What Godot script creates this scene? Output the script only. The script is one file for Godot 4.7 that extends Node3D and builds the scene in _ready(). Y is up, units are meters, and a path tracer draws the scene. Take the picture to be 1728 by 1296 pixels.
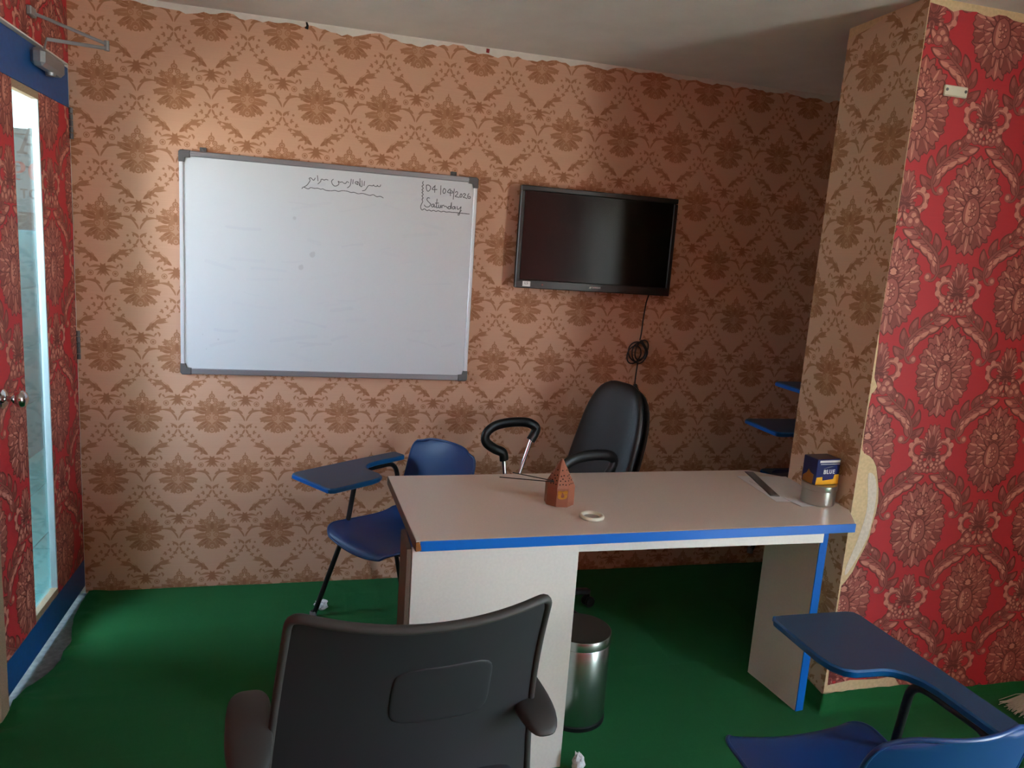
extends Node3D

# ---------------------------------------------------------------- room measures (metres)
const CEIL := 2.426
const WX0 := -0.946      # left wall with the door
const WX1 := 2.85        # right wall with the window
const WZ1 := 4.6         # wall behind the camera
const PX := 1.795        # left end of the red partition
const PZ0 := 0.885
const PZ1 := 1.2506
const DESK := 0.770

# ---------------------------------------------------------------- mesh builder
class MB:
	var v := PackedVector3Array()
	var n := PackedVector3Array()
	var uv := PackedVector2Array()
	var ix := PackedInt32Array()
	func vert(p: Vector3, nn: Vector3, u := Vector2.ZERO) -> int:
		v.append(p); n.append(nn); uv.append(u)
		return v.size() - 1
	func tri_i(a: int, b: int, c: int) -> void:   # counter-clockwise seen from outside
		ix.append(a); ix.append(c); ix.append(b)
	func face(pts: Array, away: Vector3, uvs := []) -> void:   # flat convex face that looks away from a point
		var nn: Vector3 = (pts[1] - pts[0]).cross(pts[2] - pts[0])
		if nn.length() < 1e-12 and pts.size() > 3:
			nn = (pts[2] - pts[0]).cross(pts[3] - pts[0])
		if nn.length() < 1e-12:
			return
		nn = nn.normalized()
		var c := Vector3.ZERO
		for p in pts: c += p
		c /= pts.size()
		var flip := nn.dot(c - away) < 0.0
		if flip: nn = -nn
		var f := v.size()
		for i in pts.size():
			var q: Vector3 = pts[i]
			var u: Vector2
			if uvs.size(): u = uvs[i]
			elif absf(nn.x) > 0.7: u = Vector2(q.z, -q.y)
			elif absf(nn.y) > 0.7: u = Vector2(q.x, q.z)
			else: u = Vector2(q.x, -q.y)
			vert(q, nn, u)
		for i in range(1, pts.size() - 1):
			if flip: tri_i(f, f + i + 1, f + i)
			else: tri_i(f, f + i, f + i + 1)
	func box(c: Vector3, s: Vector3, b := 0.002, xf := Transform3D()) -> MB:
		var h := s / 2.0
		b = minf(b, minf(h.x, minf(h.y, h.z)) * 0.9)
		var mid := xf * c
		var P := func(sx: float, sy: float, sz: float, k: int) -> Vector3:   # corner vertex lying on the face across axis k
			var q := Vector3(sx * (h.x - (0.0 if k == 0 else b)), sy * (h.y - (0.0 if k == 1 else b)), sz * (h.z - (0.0 if k == 2 else b)))
			return xf * (c + q)
		for s1 in [-1.0, 1.0]:
			face([P.call(s1, -1, -1, 0), P.call(s1, 1, -1, 0), P.call(s1, 1, 1, 0), P.call(s1, -1, 1, 0)], mid)
			face([P.call(-1, s1, -1, 1), P.call(1, s1, -1, 1), P.call(1, s1, 1, 1), P.call(-1, s1, 1, 1)], mid)
			face([P.call(-1, -1, s1, 2), P.call(1, -1, s1, 2), P.call(1, 1, s1, 2), P.call(-1, 1, s1, 2)], mid)
			if b > 0.0:
				for s2 in [-1.0, 1.0]:
					face([P.call(s1, s2, -1, 0), P.call(s1, s2, 1, 0), P.call(s1, s2, 1, 1), P.call(s1, s2, -1, 1)], mid)
					face([P.call(s1, -1, s2, 0), P.call(s1, 1, s2, 0), P.call(s1, 1, s2, 2), P.call(s1, -1, s2, 2)], mid)
					face([P.call(-1, s1, s2, 1), P.call(1, s1, s2, 1), P.call(1, s1, s2, 2), P.call(-1, s1, s2, 2)], mid)
					for s3 in [-1.0, 1.0]:
						face([P.call(s1, s2, s3, 0), P.call(s1, s2, s3, 1), P.call(s1, s2, s3, 2)], mid)
		return self
	func span(a: Vector3, b: Vector3, bev := 0.002) -> MB:
		return box((a + b) / 2.0, (b - a).abs(), bev)
	func grid(P: Array, closed := false, flip := false, uvs := []) -> void:   # rows of points, smooth normals
		var R := P.size()
		var Cn: int = P[0].size()
		var f := v.size()
		for i in R:
			for j in Cn:
				var a: Vector3 = P[maxi(i - 1, 0)][j]
				var b: Vector3 = P[mini(i + 1, R - 1)][j]
				var j0 := j - 1
				var j1 := j + 1
				if closed:
					j0 = (j - 1 + Cn - 1) % (Cn - 1)
					j1 = (j + 1) % (Cn - 1)
				else:
					j0 = maxi(j0, 0); j1 = mini(j1, Cn - 1)
				var nn: Vector3 = (P[i][j1] - P[i][j0]).cross(b - a)
				if nn.length() < 1e-12:
					nn = Vector3.UP
					var ii := 1 if i == 0 else R - 2
					nn = (P[ii][j1] - P[ii][j0]).cross(P[mini(ii + 1, R - 1)][j] - P[maxi(ii - 1, 0)][j])
					if nn.length() < 1e-12: nn = Vector3.UP
				nn = nn.normalized() * (-1.0 if flip else 1.0)
				vert(P[i][j], nn, uvs[i][j] if uvs.size() else Vector2(float(j) / (Cn - 1), float(i) / (R - 1)))
		for i in R - 1:
			for j in Cn - 1:
				var a := f + i * Cn + j
				var b := a + 1
				var c := a + Cn
				var d := c + 1
				if flip:
					tri_i(a, c, b); tri_i(b, c, d)
				else:
					tri_i(a, b, c); tri_i(b, d, c)
	func tube(path: Array, r: float, sides := 10, closed := false, r2 := -1.0, up := Vector3.ZERO) -> MB:   # r across, r2 along the frame's second axis
		if r2 < 0.0: r2 = r
		var m := path.size()
		var rows := []
		var u := Vector3.ZERO
		for i in m:
			var a: Vector3 = path[(i - 1 + m) % m] if closed else path[maxi(i - 1, 0)]
			var b: Vector3 = path[(i + 1) % m] if closed else path[mini(i + 1, m - 1)]
			var t := (b - a).normalized()
			if up != Vector3.ZERO:
				u = up
			elif u == Vector3.ZERO:
				u = Vector3.UP if absf(t.y) < 0.9 else Vector3.RIGHT
			u = (u - t * u.dot(t)).normalized()
			var w := t.cross(u)
			var ring := []
			for k in sides + 1:
				var g := TAU * k / sides
				ring.append(path[i] + u * cos(g) * r2 + w * sin(g) * r)
			rows.append(ring)
		if closed:
			rows.append(rows[0])
		else:
			for e in [0, m - 1]:
				var cp := []
				for k in sides: cp.append(rows[e][k])
				var inner: Vector3 = path[1] if e == 0 else path[m - 2]
				face(cp, inner)
		grid(rows, true)
		return self
	func lathe(prof: Array, segs := 32, xf := Transform3D()) -> MB:   # (radius, height) pairs, outside on the right when going up
		var m := prof.size()
		var sn := []
		for i in m - 1:
			var d: Vector2 = prof[i + 1] - prof[i]
			sn.append(Vector2(d.y, -d.x).normalized())
		for i in m - 1:
			var na: Vector2 = sn[i]
			var nb: Vector2 = sn[i]
			if i > 0 and sn[i - 1].dot(sn[i]) > 0.75: na = (sn[i - 1] + sn[i]).normalized()
			if i < m - 2 and sn[i + 1].dot(sn[i]) > 0.75: nb = (sn[i + 1] + sn[i]).normalized()
			var f := v.size()
			for k in segs + 1:
				var g := TAU * k / segs
				var c := cos(g)
				var s := sin(g)
				vert(xf * Vector3(prof[i].x * c, prof[i].y, prof[i].x * s), (xf.basis * Vector3(na.x * c, na.y, na.x * s)).normalized(), Vector2(float(k) / segs, 0))
				vert(xf * Vector3(prof[i + 1].x * c, prof[i + 1].y, prof[i + 1].x * s), (xf.basis * Vector3(nb.x * c, nb.y, nb.x * s)).normalized(), Vector2(float(k) / segs, 1))
			for k in segs:
				var a := f + 2 * k
				tri_i(a, a + 1, a + 2); tri_i(a + 1, a + 3, a + 2)
		return self
	func prism(poly: Array, h: float, bev := 0.002, xf := Transform3D(), uvk := Vector2.ONE) -> MB:   # outline in x, y; thickness along z
		var pts := PackedVector2Array(poly)
		var ar := 0.0
		for i in pts.size():
			ar += pts[i].cross(pts[(i + 1) % pts.size()])
		if ar < 0.0: pts.reverse()
		var m := pts.size()
		var en := []
		for i in m:
			var d := (pts[(i + 1) % m] - pts[i]).normalized()
			en.append(Vector2(d.y, -d.x))
		var ins := PackedVector2Array()
		for i in m:
			var a: Vector2 = en[(i - 1 + m) % m]
			var b: Vector2 = en[i]
			var mm := (a + b)
			ins.append(pts[i] - mm / maxf(1.0 + a.dot(b), 0.35) * bev)
		var idx := Geometry2D.triangulate_polygon(ins)
		for side in [0, 1]:
			var z := h if side else 0.0
			var f := v.size()
			for p in ins:
				vert(xf * Vector3(p.x, p.y, z), xf.basis * Vector3(0, 0, 1 if side else -1), Vector2(p.x * uvk.x, -p.y * uvk.y))
			for i in range(0, idx.size(), 3):
				var q := (ins[idx[i + 1]] - ins[idx[i]]).cross(ins[idx[i + 2]] - ins[idx[i]]) > 0.0
				if q == (side == 1): tri_i(f + idx[i], f + idx[i + 1], f + idx[i + 2])
				else: tri_i(f + idx[i], f + idx[i + 2], f + idx[i + 1])
		var lv := [[ins, 0.0, -0.7], [pts, bev, 0.0], [pts, h - bev, 0.0], [ins, h, 0.7]]
		for l in 3:
			if l != 1 and bev <= 0.0: continue
			for i in m:
				var j := (i + 1) % m
				var n0: Vector2 = en[i]
				var n1: Vector2 = en[i]
				if en[(i - 1 + m) % m].dot(en[i]) > 0.8: n0 = (en[(i - 1 + m) % m] + en[i]).normalized()
				if en[j].dot(en[i]) > 0.8: n1 = (en[j] + en[i]).normalized()
				var nz: float = 0.0 if l == 1 else (-1.0 if l == 0 else 1.0)
				var N0 := (xf.basis * Vector3(n0.x, n0.y, nz)).normalized()
				var N1 := (xf.basis * Vector3(n1.x, n1.y, nz)).normalized()
				var A: Vector2 = lv[l][0][i]; var B: Vector2 = lv[l][0][j]
				var C: Vector2 = lv[l + 1][0][j]; var D: Vector2 = lv[l + 1][0][i]
				var f := v.size()
				vert(xf * Vector3(A.x, A.y, lv[l][1]), N0, Vector2(A.x * uvk.x, -A.y * uvk.y)); vert(xf * Vector3(B.x, B.y, lv[l][1]), N1, Vector2(B.x * uvk.x, -B.y * uvk.y))
				vert(xf * Vector3(C.x, C.y, lv[l + 1][1]), N1, Vector2(C.x * uvk.x, -C.y * uvk.y)); vert(xf * Vector3(D.x, D.y, lv[l + 1][1]), N0, Vector2(D.x * uvk.x, -D.y * uvk.y))
				tri_i(f, f + 1, f + 2); tri_i(f, f + 2, f + 3)
		return self
	func pillow(w: float, h: float, t: float, place: Callable, e := 4.0, rings := 10, segs := 48, te := 3.0) -> MB:   # a padded panel; place(x, y, z) bends it
		for side in [1.0, -1.0]:
			var rows := []
			for i in rings + 1:
				var r := sin(PI / 2 * i / rings)
				var ring := []
				for k in segs + 1:
					var g := TAU * k / segs
					var c := cos(g)
					var s := sin(g)
					var q := pow(pow(absf(c), e) + pow(absf(s), e), -1.0 / e)
					var z: float = side * t / 2 * pow(maxf(0.0, 1.0 - pow(r, te)), 1.0 / te)
					ring.append(place.call(c * q * r * w / 2, s * q * r * h / 2, z))
				rows.append(ring)
			grid(rows, true, side < 0.0)
		return self
	func mesh() -> ArrayMesh:
		var a := []
		a.resize(Mesh.ARRAY_MAX)
		a[Mesh.ARRAY_VERTEX] = v; a[Mesh.ARRAY_NORMAL] = n; a[Mesh.ARRAY_TEX_UV] = uv; a[Mesh.ARRAY_INDEX] = ix
		var m := ArrayMesh.new()
		m.add_surface_from_arrays(Mesh.PRIMITIVE_TRIANGLES, a)
		return m

func mb() -> MB: return MB.new()

func curve(pts: Array, step := 6, closed := false) -> Array:   # Catmull-Rom through the points
	var out := []
	var m := pts.size()
	for i in (m if closed else m - 1):
		var a = pts[(i - 1 + m) % m] if closed else pts[maxi(i - 1, 0)]
		var b = pts[i]
		var c = pts[(i + 1) % m]
		var d = pts[(i + 2) % m] if closed else pts[mini(i + 2, m - 1)]
		for k in step:
			var t := float(k) / step
			out.append(0.5 * ((2.0 * b) + (c - a) * t + (2.0 * a - 5.0 * b + 4.0 * c - d) * t * t + (3.0 * b - a - 3.0 * c + d) * t * t * t))
	if not closed: out.append(pts[m - 1])
	return out

func bent(pts: Array, r := 0.04, k := 6) -> Array:   # a bent pipe: straight runs, rounded corners
	var out := [pts[0]]
	for i in range(1, pts.size() - 1):
		var a: Vector3 = (pts[i - 1] - pts[i])
		var b: Vector3 = (pts[i + 1] - pts[i])
		var q := minf(r, minf(a.length(), b.length()) * 0.45)
		var p0: Vector3 = pts[i] + a.normalized() * q
		var p1: Vector3 = pts[i] + b.normalized() * q
		for j in k + 1:
			var t := float(j) / k
			out.append(p0.lerp(pts[i], t).lerp(pts[i].lerp(p1, t), t))
	out.append(pts[pts.size() - 1])
	return out

# ---------------------------------------------------------------- scene bookkeeping
var used := {}
func numbered(called: String) -> String:
	used[called] = used.get(called, -1) + 1
	return called if used[called] == 0 else "%s_%03d" % [called, used[called]]

func put(called: String, m, material: Material, parent: Node3D = self) -> MeshInstance3D:
	var o := MeshInstance3D.new()
	o.name = numbered(called) if parent == self else called
	o.mesh = m.mesh() if m is MB else m
	o.material_override = material
	parent.add_child(o, true)
	return o

func tag(o: Node3D, label: String, category: String, group := "") -> Node3D:
	o.set_meta("label", label); o.set_meta("category", category)
	if group: o.set_meta("group", group)
	return o

func thing(called: String, label: String, category: String, at := Vector3.ZERO, turn := 0.0, group := "") -> Node3D:
	var o := Node3D.new()
	o.name = numbered(called)
	add_child(o)
	o.position = at
	o.rotation.y = turn
	return tag(o, label, category, group)

func struct(called: String, m, material: Material) -> MeshInstance3D:
	var o := put(called, m, material)
	o.set_meta("kind", "structure")
	return o

# ---------------------------------------------------------------- materials
func mat(c: Color, rough := 0.6, metal := 0.0) -> StandardMaterial3D:
	var m := StandardMaterial3D.new()
	m.albedo_color = c
	m.roughness = rough
	m.metallic = metal
	return m

func noise_tex(seed_: int, freq: float, lo: Color, hi: Color, size := 512, normal := false) -> NoiseTexture2D:
	var f := FastNoiseLite.new()
	f.seed = seed_
	f.frequency = freq
	f.fractal_octaves = 4
	var t := NoiseTexture2D.new()
	t.width = size; t.height = size
	t.seamless = true
	t.noise = f
	if normal:
		t.as_normal_map = true
	else:
		var g := Gradient.new()
		g.set_color(0, lo); g.set_color(1, hi)
		t.color_ramp = g
	return t

func grainy(m: StandardMaterial3D, t: Texture2D, scale: float) -> StandardMaterial3D:
	m.albedo_texture = t
	m.uv1_triplanar = true
	m.uv1_world_triplanar = true
	m.uv1_scale = Vector3.ONE * scale
	return m

# ---------------------------------------------------------------- painting of flat print
class Painter:
	var img: Image
	var W: int
	var H: int
	var wrap := true
	func _init(w: int, h: int, c: Color) -> void:
		W = w; H = h
		img = Image.create_empty(w, h, false, Image.FORMAT_RGB8)
		img.fill(c)
	func poly(pts: PackedVector2Array, col: Color) -> void:
		var lo := pts[0]
		var hi := pts[0]
		for p in pts:
			lo = lo.min(p); hi = hi.max(p)
		var offs := [0]
		for oy in ([-1, 0, 1] if wrap else offs):
			if hi.y + oy * H < 0 or lo.y + oy * H >= H: continue
			for ox in ([-1, 0, 1] if wrap else offs):
				if hi.x + ox * W < 0 or lo.x + ox * W >= W: continue
				fill(pts, Vector2(ox * W, oy * H), lo, hi, col)
	func fill(pts: PackedVector2Array, off: Vector2, lo: Vector2, hi: Vector2, col: Color) -> void:
		var m := pts.size()
		for y in range(maxi(0, int(floor(lo.y + off.y))), mini(H - 1, int(ceil(hi.y + off.y))) + 1):
			var yy := y + 0.5 - off.y
			var xs := PackedFloat32Array()
			for i in m:
				var a := pts[i]
				var b := pts[(i + 1) % m]
				if (a.y <= yy) != (b.y <= yy):
					xs.append(a.x + (yy - a.y) / (b.y - a.y) * (b.x - a.x) + off.x)
			xs.sort()
			for k in range(0, xs.size() - 1, 2):
				var x0 := maxi(0, int(round(xs[k])))
				var x1 := mini(W, int(round(xs[k + 1])))
				if x1 > x0: img.fill_rect(Rect2i(x0, y, x1 - x0, 1), col)
	func disc(c: Vector2, r: float, col: Color) -> void:
		var p := PackedVector2Array()
		for k in 14: p.append(c + Vector2.from_angle(TAU * k / 14) * r)
		poly(p, col)
	func stroke(pts: Array, w: float, col: Color) -> void:
		for i in pts.size() - 1:
			var d: Vector2 = (pts[i + 1] - pts[i])
			if d.length() < 0.01: continue
			var q := d.normalized().orthogonal() * w / 2
			poly(PackedVector2Array([pts[i] + q, pts[i + 1] + q, pts[i + 1] - q, pts[i] - q]), col)
			if w > 2.0: disc(pts[i + 1], w / 2, col)
		if w > 2.0: disc(pts[0], w / 2, col)
	func leaf(xf: Transform2D, L: float, wd: float, bend: float, col: Color, lobes := 0.0, tip := 0.0) -> void:
		var a := PackedVector2Array()
		var b := PackedVector2Array()
		var N := 24 if lobes > 0.0 else 12
		for i in N + 1:
			var t := float(i) / N
			var c := Vector2(t * L, bend * L * t * t)
			var d := Vector2(1, 2 * bend * t).normalized().orthogonal()
			var w := wd * (sin(PI * pow(t, 0.75)) * (1.0 - tip) + tip * sqrt(maxf(0.0, 1.0 - pow(2 * t - 1, 4))))
			if lobes > 0.0: w *= 0.62 + 0.38 * absf(sin(PI * lobes * t + 0.5))
			a.append(xf * (c + d * w))
			b.append(xf * (c - d * w))
		b.reverse()
		a.append_array(b)
		poly(a, col)

func at2(x: float, y: float, deg: float, mirror := false, s := 1.0) -> Transform2D:
	var t := Transform2D(deg_to_rad(deg), Vector2(x, y)).scaled_local(Vector2(s, s))
	if mirror: t = Transform2D().scaled(Vector2(-1, 1)) * t
	return t

func damask_beige(ground: Color, gold: Color, deep: Color, pale: Color, out_w := 384, out_h := 768) -> ImageTexture:   # one repeat, 0.272 m by 0.53 m
	var W := out_w * 2
	var H := out_h * 2
	var p := Painter.new(W, H, ground)
	var rng := RandomNumberGenerator.new()
	rng.seed = 5
	for y in range(0, H, 3):   # woven look of the paper
		var d := rng.randf_range(-0.012, 0.012)
		p.img.fill_rect(Rect2i(0, y, W, 2), Color(ground.r + d, ground.g + d, ground.b + d))
	var k := W / 0.272
	for cell in [Vector2(0, 0), Vector2(0.136, 0.265)]:
		var O := Transform2D(0, cell * k).scaled_local(Vector2(k, k))
		var at := func(x: float, y: float) -> Vector2: return O * Vector2(x, y)
		p.leaf(O * at2(0, 0.06, -90), 0.105, 0.03, 0, gold, 0.0, 0.35)
		for pass_ in 2:
			for mi in [false, true]:
				var sg := -1.0 if mi else 1.0
				var T := func(x: float, y: float, deg: float) -> Transform2D: return O * at2(x, y, deg, mi)
				if pass_ == 0:   # notched lobes: x, y, heading, length, half width
					for q in [[-0.016, -0.026, 216, 0.044, 0.0115], [-0.02, -0.010, 193, 0.056, 0.0145], [-0.02, 0.014, 166, 0.056, 0.0145], [-0.016, 0.034, 138, 0.052, 0.0135], [-0.008, 0.042, 108, 0.036, 0.012]]:
						var L: Transform2D = T.call(q[0], q[1], q[2])
						p.leaf(L, q[3], q[4], 0.12, deep if q[2] == 193 or q[2] == 138 else gold, 0.0, 0.45)
						for n in [[0.5, -38.0, 0.022], [0.5, 38.0, 0.022], [0.75, -30.0, 0.018], [0.75, 30.0, 0.018]]:
							p.leaf(L * at2(q[3] * n[0], 0.12 * q[3] * n[0] * n[0], n[1]), n[2], 0.0055, 0, gold)
						p.leaf(L, q[3] * 0.8, 0.0013, 0.12, pale)
					for q in [[-0.013, -0.064, 0.0105], [-0.027, -0.05, 0.0095], [-0.011, -0.044, 0.009], [-0.037, -0.036, 0.007]]:
						p.disc(at.call(q[0] * sg, q[1]), q[2] * k, gold)
						p.disc(at.call(q[0] * sg, q[1]), q[2] * k * 0.6, pale)
						p.disc(at.call(q[0] * sg, q[1]), q[2] * k * 0.25, gold)
				else:   # pale face with two scrolls
					p.leaf(T.call(-0.006, 0.05, 266), 0.06, 0.013, 0.15, pale, 0.0, 0.3)
					for q in [[0.012, gold], [0.0085, pale], [0.0048, gold], [0.002, pale]]:
						p.disc(at.call(-0.0165 * sg, 0.014), q[0] * k, q[1])
					p.leaf(T.call(-0.001, 0.0, 222), 0.03, 0.005, -0.3, gold)
					p.leaf(T.call(-0.001, 0.045, 205), 0.028, 0.005, 0.3, gold)
					p.leaf(T.call(-0.001, -0.02, 235), 0.032, 0.005, -0.3, gold)
		for mi in [false, true]:
			# lattice: only the left half, the mirror draws the other; knot at (-0.136, 0.03)
			for s in [-1.0, 1.0]:
				var S := func(x: float, y: float, deg: float) -> Transform2D: return O * at2(-0.136 + s * x, 0.03 + y, deg if s > 0 else 180.0 - deg, mi)
				# fountain of two curled leaves
				p.leaf(S.call(0.003, 0.0, -82), 0.05, 0.0038, s * 0.5, gold, 0.0, 0.1)
				p.leaf(S.call(0.011, -0.034, -52), 0.048, 0.0062, s * 0.75, gold, 0.0, 0.2)
				# spider with two scrolls
				for q in [[0.0115, gold], [0.0085, ground], [0.0055, gold]]:
					p.disc(S.call(0.045, -0.079, 0).origin, q[0] * k, q[1])
				p.leaf(S.call(0.0, -0.095, -8), 0.032, 0.0042, s * 0.35, gold)
				p.leaf(S.call(0.0, -0.095, 42), 0.036, 0.0052, s * 0.1, gold)
				p.leaf(S.call(0.0, -0.095, 70), 0.03, 0.0045, 0, gold)
				p.leaf(S.call(0.01, -0.104, -36), 0.034, 0.0055, s * 0.9, gold)
				p.leaf(S.call(0.0, -0.095, -72), 0.028, 0.0055, 0, deep)
				p.leaf(S.call(0.028, -0.062, 70), 0.018, 0.004, s * 0.4, gold)
				# feather leaf with its leaflets
				p.leaf(S.call(0.016, -0.125, -38), 0.072, 0.0085, -s * 0.08, deep, 0.0, 0.1)
				for f in [[0.05, -0.152, -60, 0.04], [0.058, -0.158, -22, 0.046], [0.045, -0.147, 8, 0.03], [0.034, -0.14, 38, 0.02], [0.062, -0.162, -42, 0.042], [0.034, -0.142, -84, 0.022]]:
					p.leaf(S.call(f[0], f[1], f[2]), f[3], 0.0056, s * 0.25, gold)
				p.leaf(S.call(0.03, -0.15, -44), 0.045, 0.0012, 0, pale)
				for f in [[0.062, -0.122, 40], [0.07, -0.118, 80], [0.058, -0.118, 110]]:
					p.leaf(S.call(f[0], f[1], f[2]), 0.017, 0.0038, s * 0.3, gold)
				# scrolls under the knot
				p.leaf(S.call(0.004, 0.034, -84), 0.026, 0.0052, s * 0.9, gold, 0.0, 0.2)
				p.leaf(S.call(0.02, 0.016, 60), 0.014, 0.004, s * 0.5, gold)
				p.disc(S.call(0.043, 0.026, 0).origin, 0.0048 * k, gold)
				p.leaf(S.call(0.002, 0.036, 66), 0.03, 0.004, 0, gold)
				# sprigs running down to the next feather
				for f in [[0.014, 0.062, 60], [0.03, 0.082, 75], [0.052, 0.066, 20], [0.066, 0.09, 40], [0.032, 0.05, 10], [0.05, 0.102, 85]]:
					for g in [-58.0, 0.0, 58.0]:
						p.leaf(S.call(f[0], f[1], f[2] + g), 0.0155 if g == 0.0 else 0.012, 0.0036, 0, gold)
				p.leaf(S.call(0.006, 0.045, 60), 0.055, 0.0014, -s * 0.1, gold)
		for q in [[0, -0.082, 0.0125], [0, 0.069, 0.0145]]:
			p.disc(at.call(q[0], q[1]), q[2] * k, gold)
			p.disc(at.call(q[0], q[1]), q[2] * k * 0.6, pale)
			p.disc(at.call(q[0], q[1]), q[2] * k * 0.3, gold)
		p.leaf(O * at2(0, -0.092, -90), 0.016, 0.003, 0, gold)
		p.leaf(O * at2(0, -0.01, -90), 0.04, 0.008, 0, deep)
		for g in 8: p.leaf(O * at2(-0.136, -0.066, g * 45.0), 0.021, 0.005, 0, deep)
	p.img.resize(out_w, out_h, Image.INTERPOLATE_BILINEAR)
	p.img.generate_mipmaps()
	return ImageTexture.create_from_image(p.img)

func damask_red(out_w := 720, out_h := 740) -> ImageTexture:   # one repeat, 0.54 m by 0.556 m
	var W := out_w * 2
	var H := out_h * 2
	var ground := Color(0.735, 0.16, 0.20)
	var p := Painter.new(W, H, ground)
	var rng := RandomNumberGenerator.new()
	rng.seed = 9
	for y in range(0, H, 3):
		var d := rng.randf_range(-0.01, 0.01)
		p.img.fill_rect(Rect2i(0, y, W, 2), Color(ground.r + d, ground.g + d * 0.5, ground.b + d * 0.5))
	var k := W / 0.54
	var rose := Color(0.635, 0.34, 0.30)
	var pale := Color(0.80, 0.54, 0.47)
	var light := Color(0.715, 0.43, 0.375)
	var dark := Color(0.42, 0.165, 0.15)
	var mid := Color(0.535, 0.255, 0.225)
	var petal := func(X: Transform2D, L: float, w: float, b: float, lit: bool) -> void:   # one printed petal: dark edge, body, vein, light notches at the tip
		p.leaf(X * at2(-0.003, 0, 0), L * 1.05, w * 1.08, b, dark, 0.0, 0.35)
		for n in [[0.50, -34.0, 0.36], [0.50, 34.0, 0.36], [0.72, -30.0, 0.28], [0.72, 30.0, 0.28]]:
			var nx: float = L * n[0]
			p.leaf(X * at2(nx, b * L * n[0] * n[0] + signf(n[1]) * w * 0.35, n[1]), L * n[2] * 1.12, w * 0.42, 0, dark, 0.0, 0.3)
			p.leaf(X * at2(nx, b * L * n[0] * n[0] + signf(n[1]) * w * 0.35, n[1]), L * n[2], w * 0.36, 0, rose if lit else mid, 0.0, 0.3)
		p.leaf(X, L, w * 0.92, b, rose if lit else mid, 0.0, 0.3)
		p.leaf(X, L * 0.62, w * 0.6, b, mid if lit else dark, 0.0, 0.1)
		for n in [-1.0, 0.0, 1.0]:
			p.leaf(X * at2(L * (0.42 if n else 0.5), b * L * 0.2 + n * w * 0.42, n * 20.0), L * (0.42 if n else 0.48), w * 0.15, n * 0.1, pale if lit and n <= 0.0 else light, 0.0, 0.2)
			p.leaf(X * at2(L * 0.15, b * L * 0.03 + n * w * 0.12, n * 12.0), L * 0.7, 0.0013, b, dark)
	for cell in [Vector2(0, 0), Vector2(0.27, 0.278)]:
		var O := Transform2D(0, cell * k).scaled_local(Vector2(k, k))
		# long acanthus leaves left and right above the blossom, each with a curled foot
		for mi in [false, true]:
			var X := O * (Transform2D().scaled(Vector2(-1, 1)) if mi else Transform2D())
			var path := curve([Vector2(-0.135, -0.03), Vector2(-0.148, -0.022), Vector2(-0.165, -0.03), Vector2(-0.176, -0.06), Vector2(-0.166, -0.096), Vector2(-0.138, -0.128), Vector2(-0.098, -0.155), Vector2(-0.062, -0.182), Vector2(-0.043, -0.212)], 6)
			var n := path.size()
			for pass_ in 3:
				for i in range(15, n - 1, 6):
					var t := float(i) / n
					var d: Vector2 = (path[mini(i + 1, n - 1)] - path[i - 1]).normalized()
					for sd in [-1.0, 1.0]:
						var ang: float = rad_to_deg(d.angle()) + sd * (66.0 - 20.0 * t)
						var L: float = (0.050 + 0.016 * sin(PI * t)) * (1.0 if sd > 0 else 0.85)
						var B := X * Transform2D(deg_to_rad(ang), path[i])
						if pass_ == 0: p.leaf(B, L * 1.08, 0.0185, -sd * 0.45, dark, 0.0, 0.3)
						elif pass_ == 1: p.leaf(B, L, 0.0155, -sd * 0.45, rose if sd > 0 else mid, 0.0, 0.3)
						else:
							p.leaf(B * at2(L * 0.45, -sd * 0.35 * L * 0.2, -sd * 15), L * 0.56, 0.0075, -sd * 0.35, pale if sd > 0 else rose, 0.0, 0.4)
							p.leaf(B, L * 0.6, 0.0014, -sd * 0.35, dark)
			for w in [[0.015, dark], [0.011, mid], [0.005, light], [0.002, dark]]:
				for i in n - 1:
					var t := float(i) / n
					var ww: float = w[0] * (0.75 if t < 0.5 else 1.0 - 0.8 * (t - 0.5) * 1.6)
					p.stroke([X * path[i], X * path[i + 1]], ww * k * 0.9, w[1])
			p.disc(X * Vector2(-0.138, -0.033), 0.0145 * k, rose)
			p.disc(X * Vector2(-0.136, -0.034), 0.008 * k, pale)
			for q in [[-0.042, -0.222, 0.019], [-0.058, -0.206, 0.016], [-0.032, -0.204, 0.016]]:
				p.disc(X * Vector2(q[0], q[1]), q[2] * k * 1.1, dark)
				p.disc(X * Vector2(q[0], q[1]), q[2] * k, rose)
				p.disc(X * Vector2(q[0] - 0.003, q[1] - 0.004), q[2] * k * 0.5, pale)
			p.disc(X * Vector2(-0.092, -0.185), 0.011 * k, mid)
			p.disc(X * Vector2(-0.092, -0.186), 0.005 * k, pale)
		# the blossom: broad petals, the outer ring first
		for q in [[90, 0.145, 0.032], [62, 0.128, 0.032], [118, 0.128, 0.032], [-90, 0.15, 0.032], [-66, 0.132, 0.034], [-114, 0.132, 0.034], [36, 0.116, 0.034], [144, 0.116, 0.034], [-40, 0.116, 0.035], [-140, 0.116, 0.035], [10, 0.108, 0.034], [170, 0.108, 0.034], [-15, 0.108, 0.033], [-165, 0.108, 0.033]]:
			var dirv := Vector2.from_angle(deg_to_rad(q[0]))
			petal.call(O * at2(dirv.x * 0.006, dirv.y * 0.012 + 0.008, q[0]), q[1], q[2], 0.12 * dirv.x, int(q[0]) % 4 != 2 or q[0] == 90)
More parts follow.
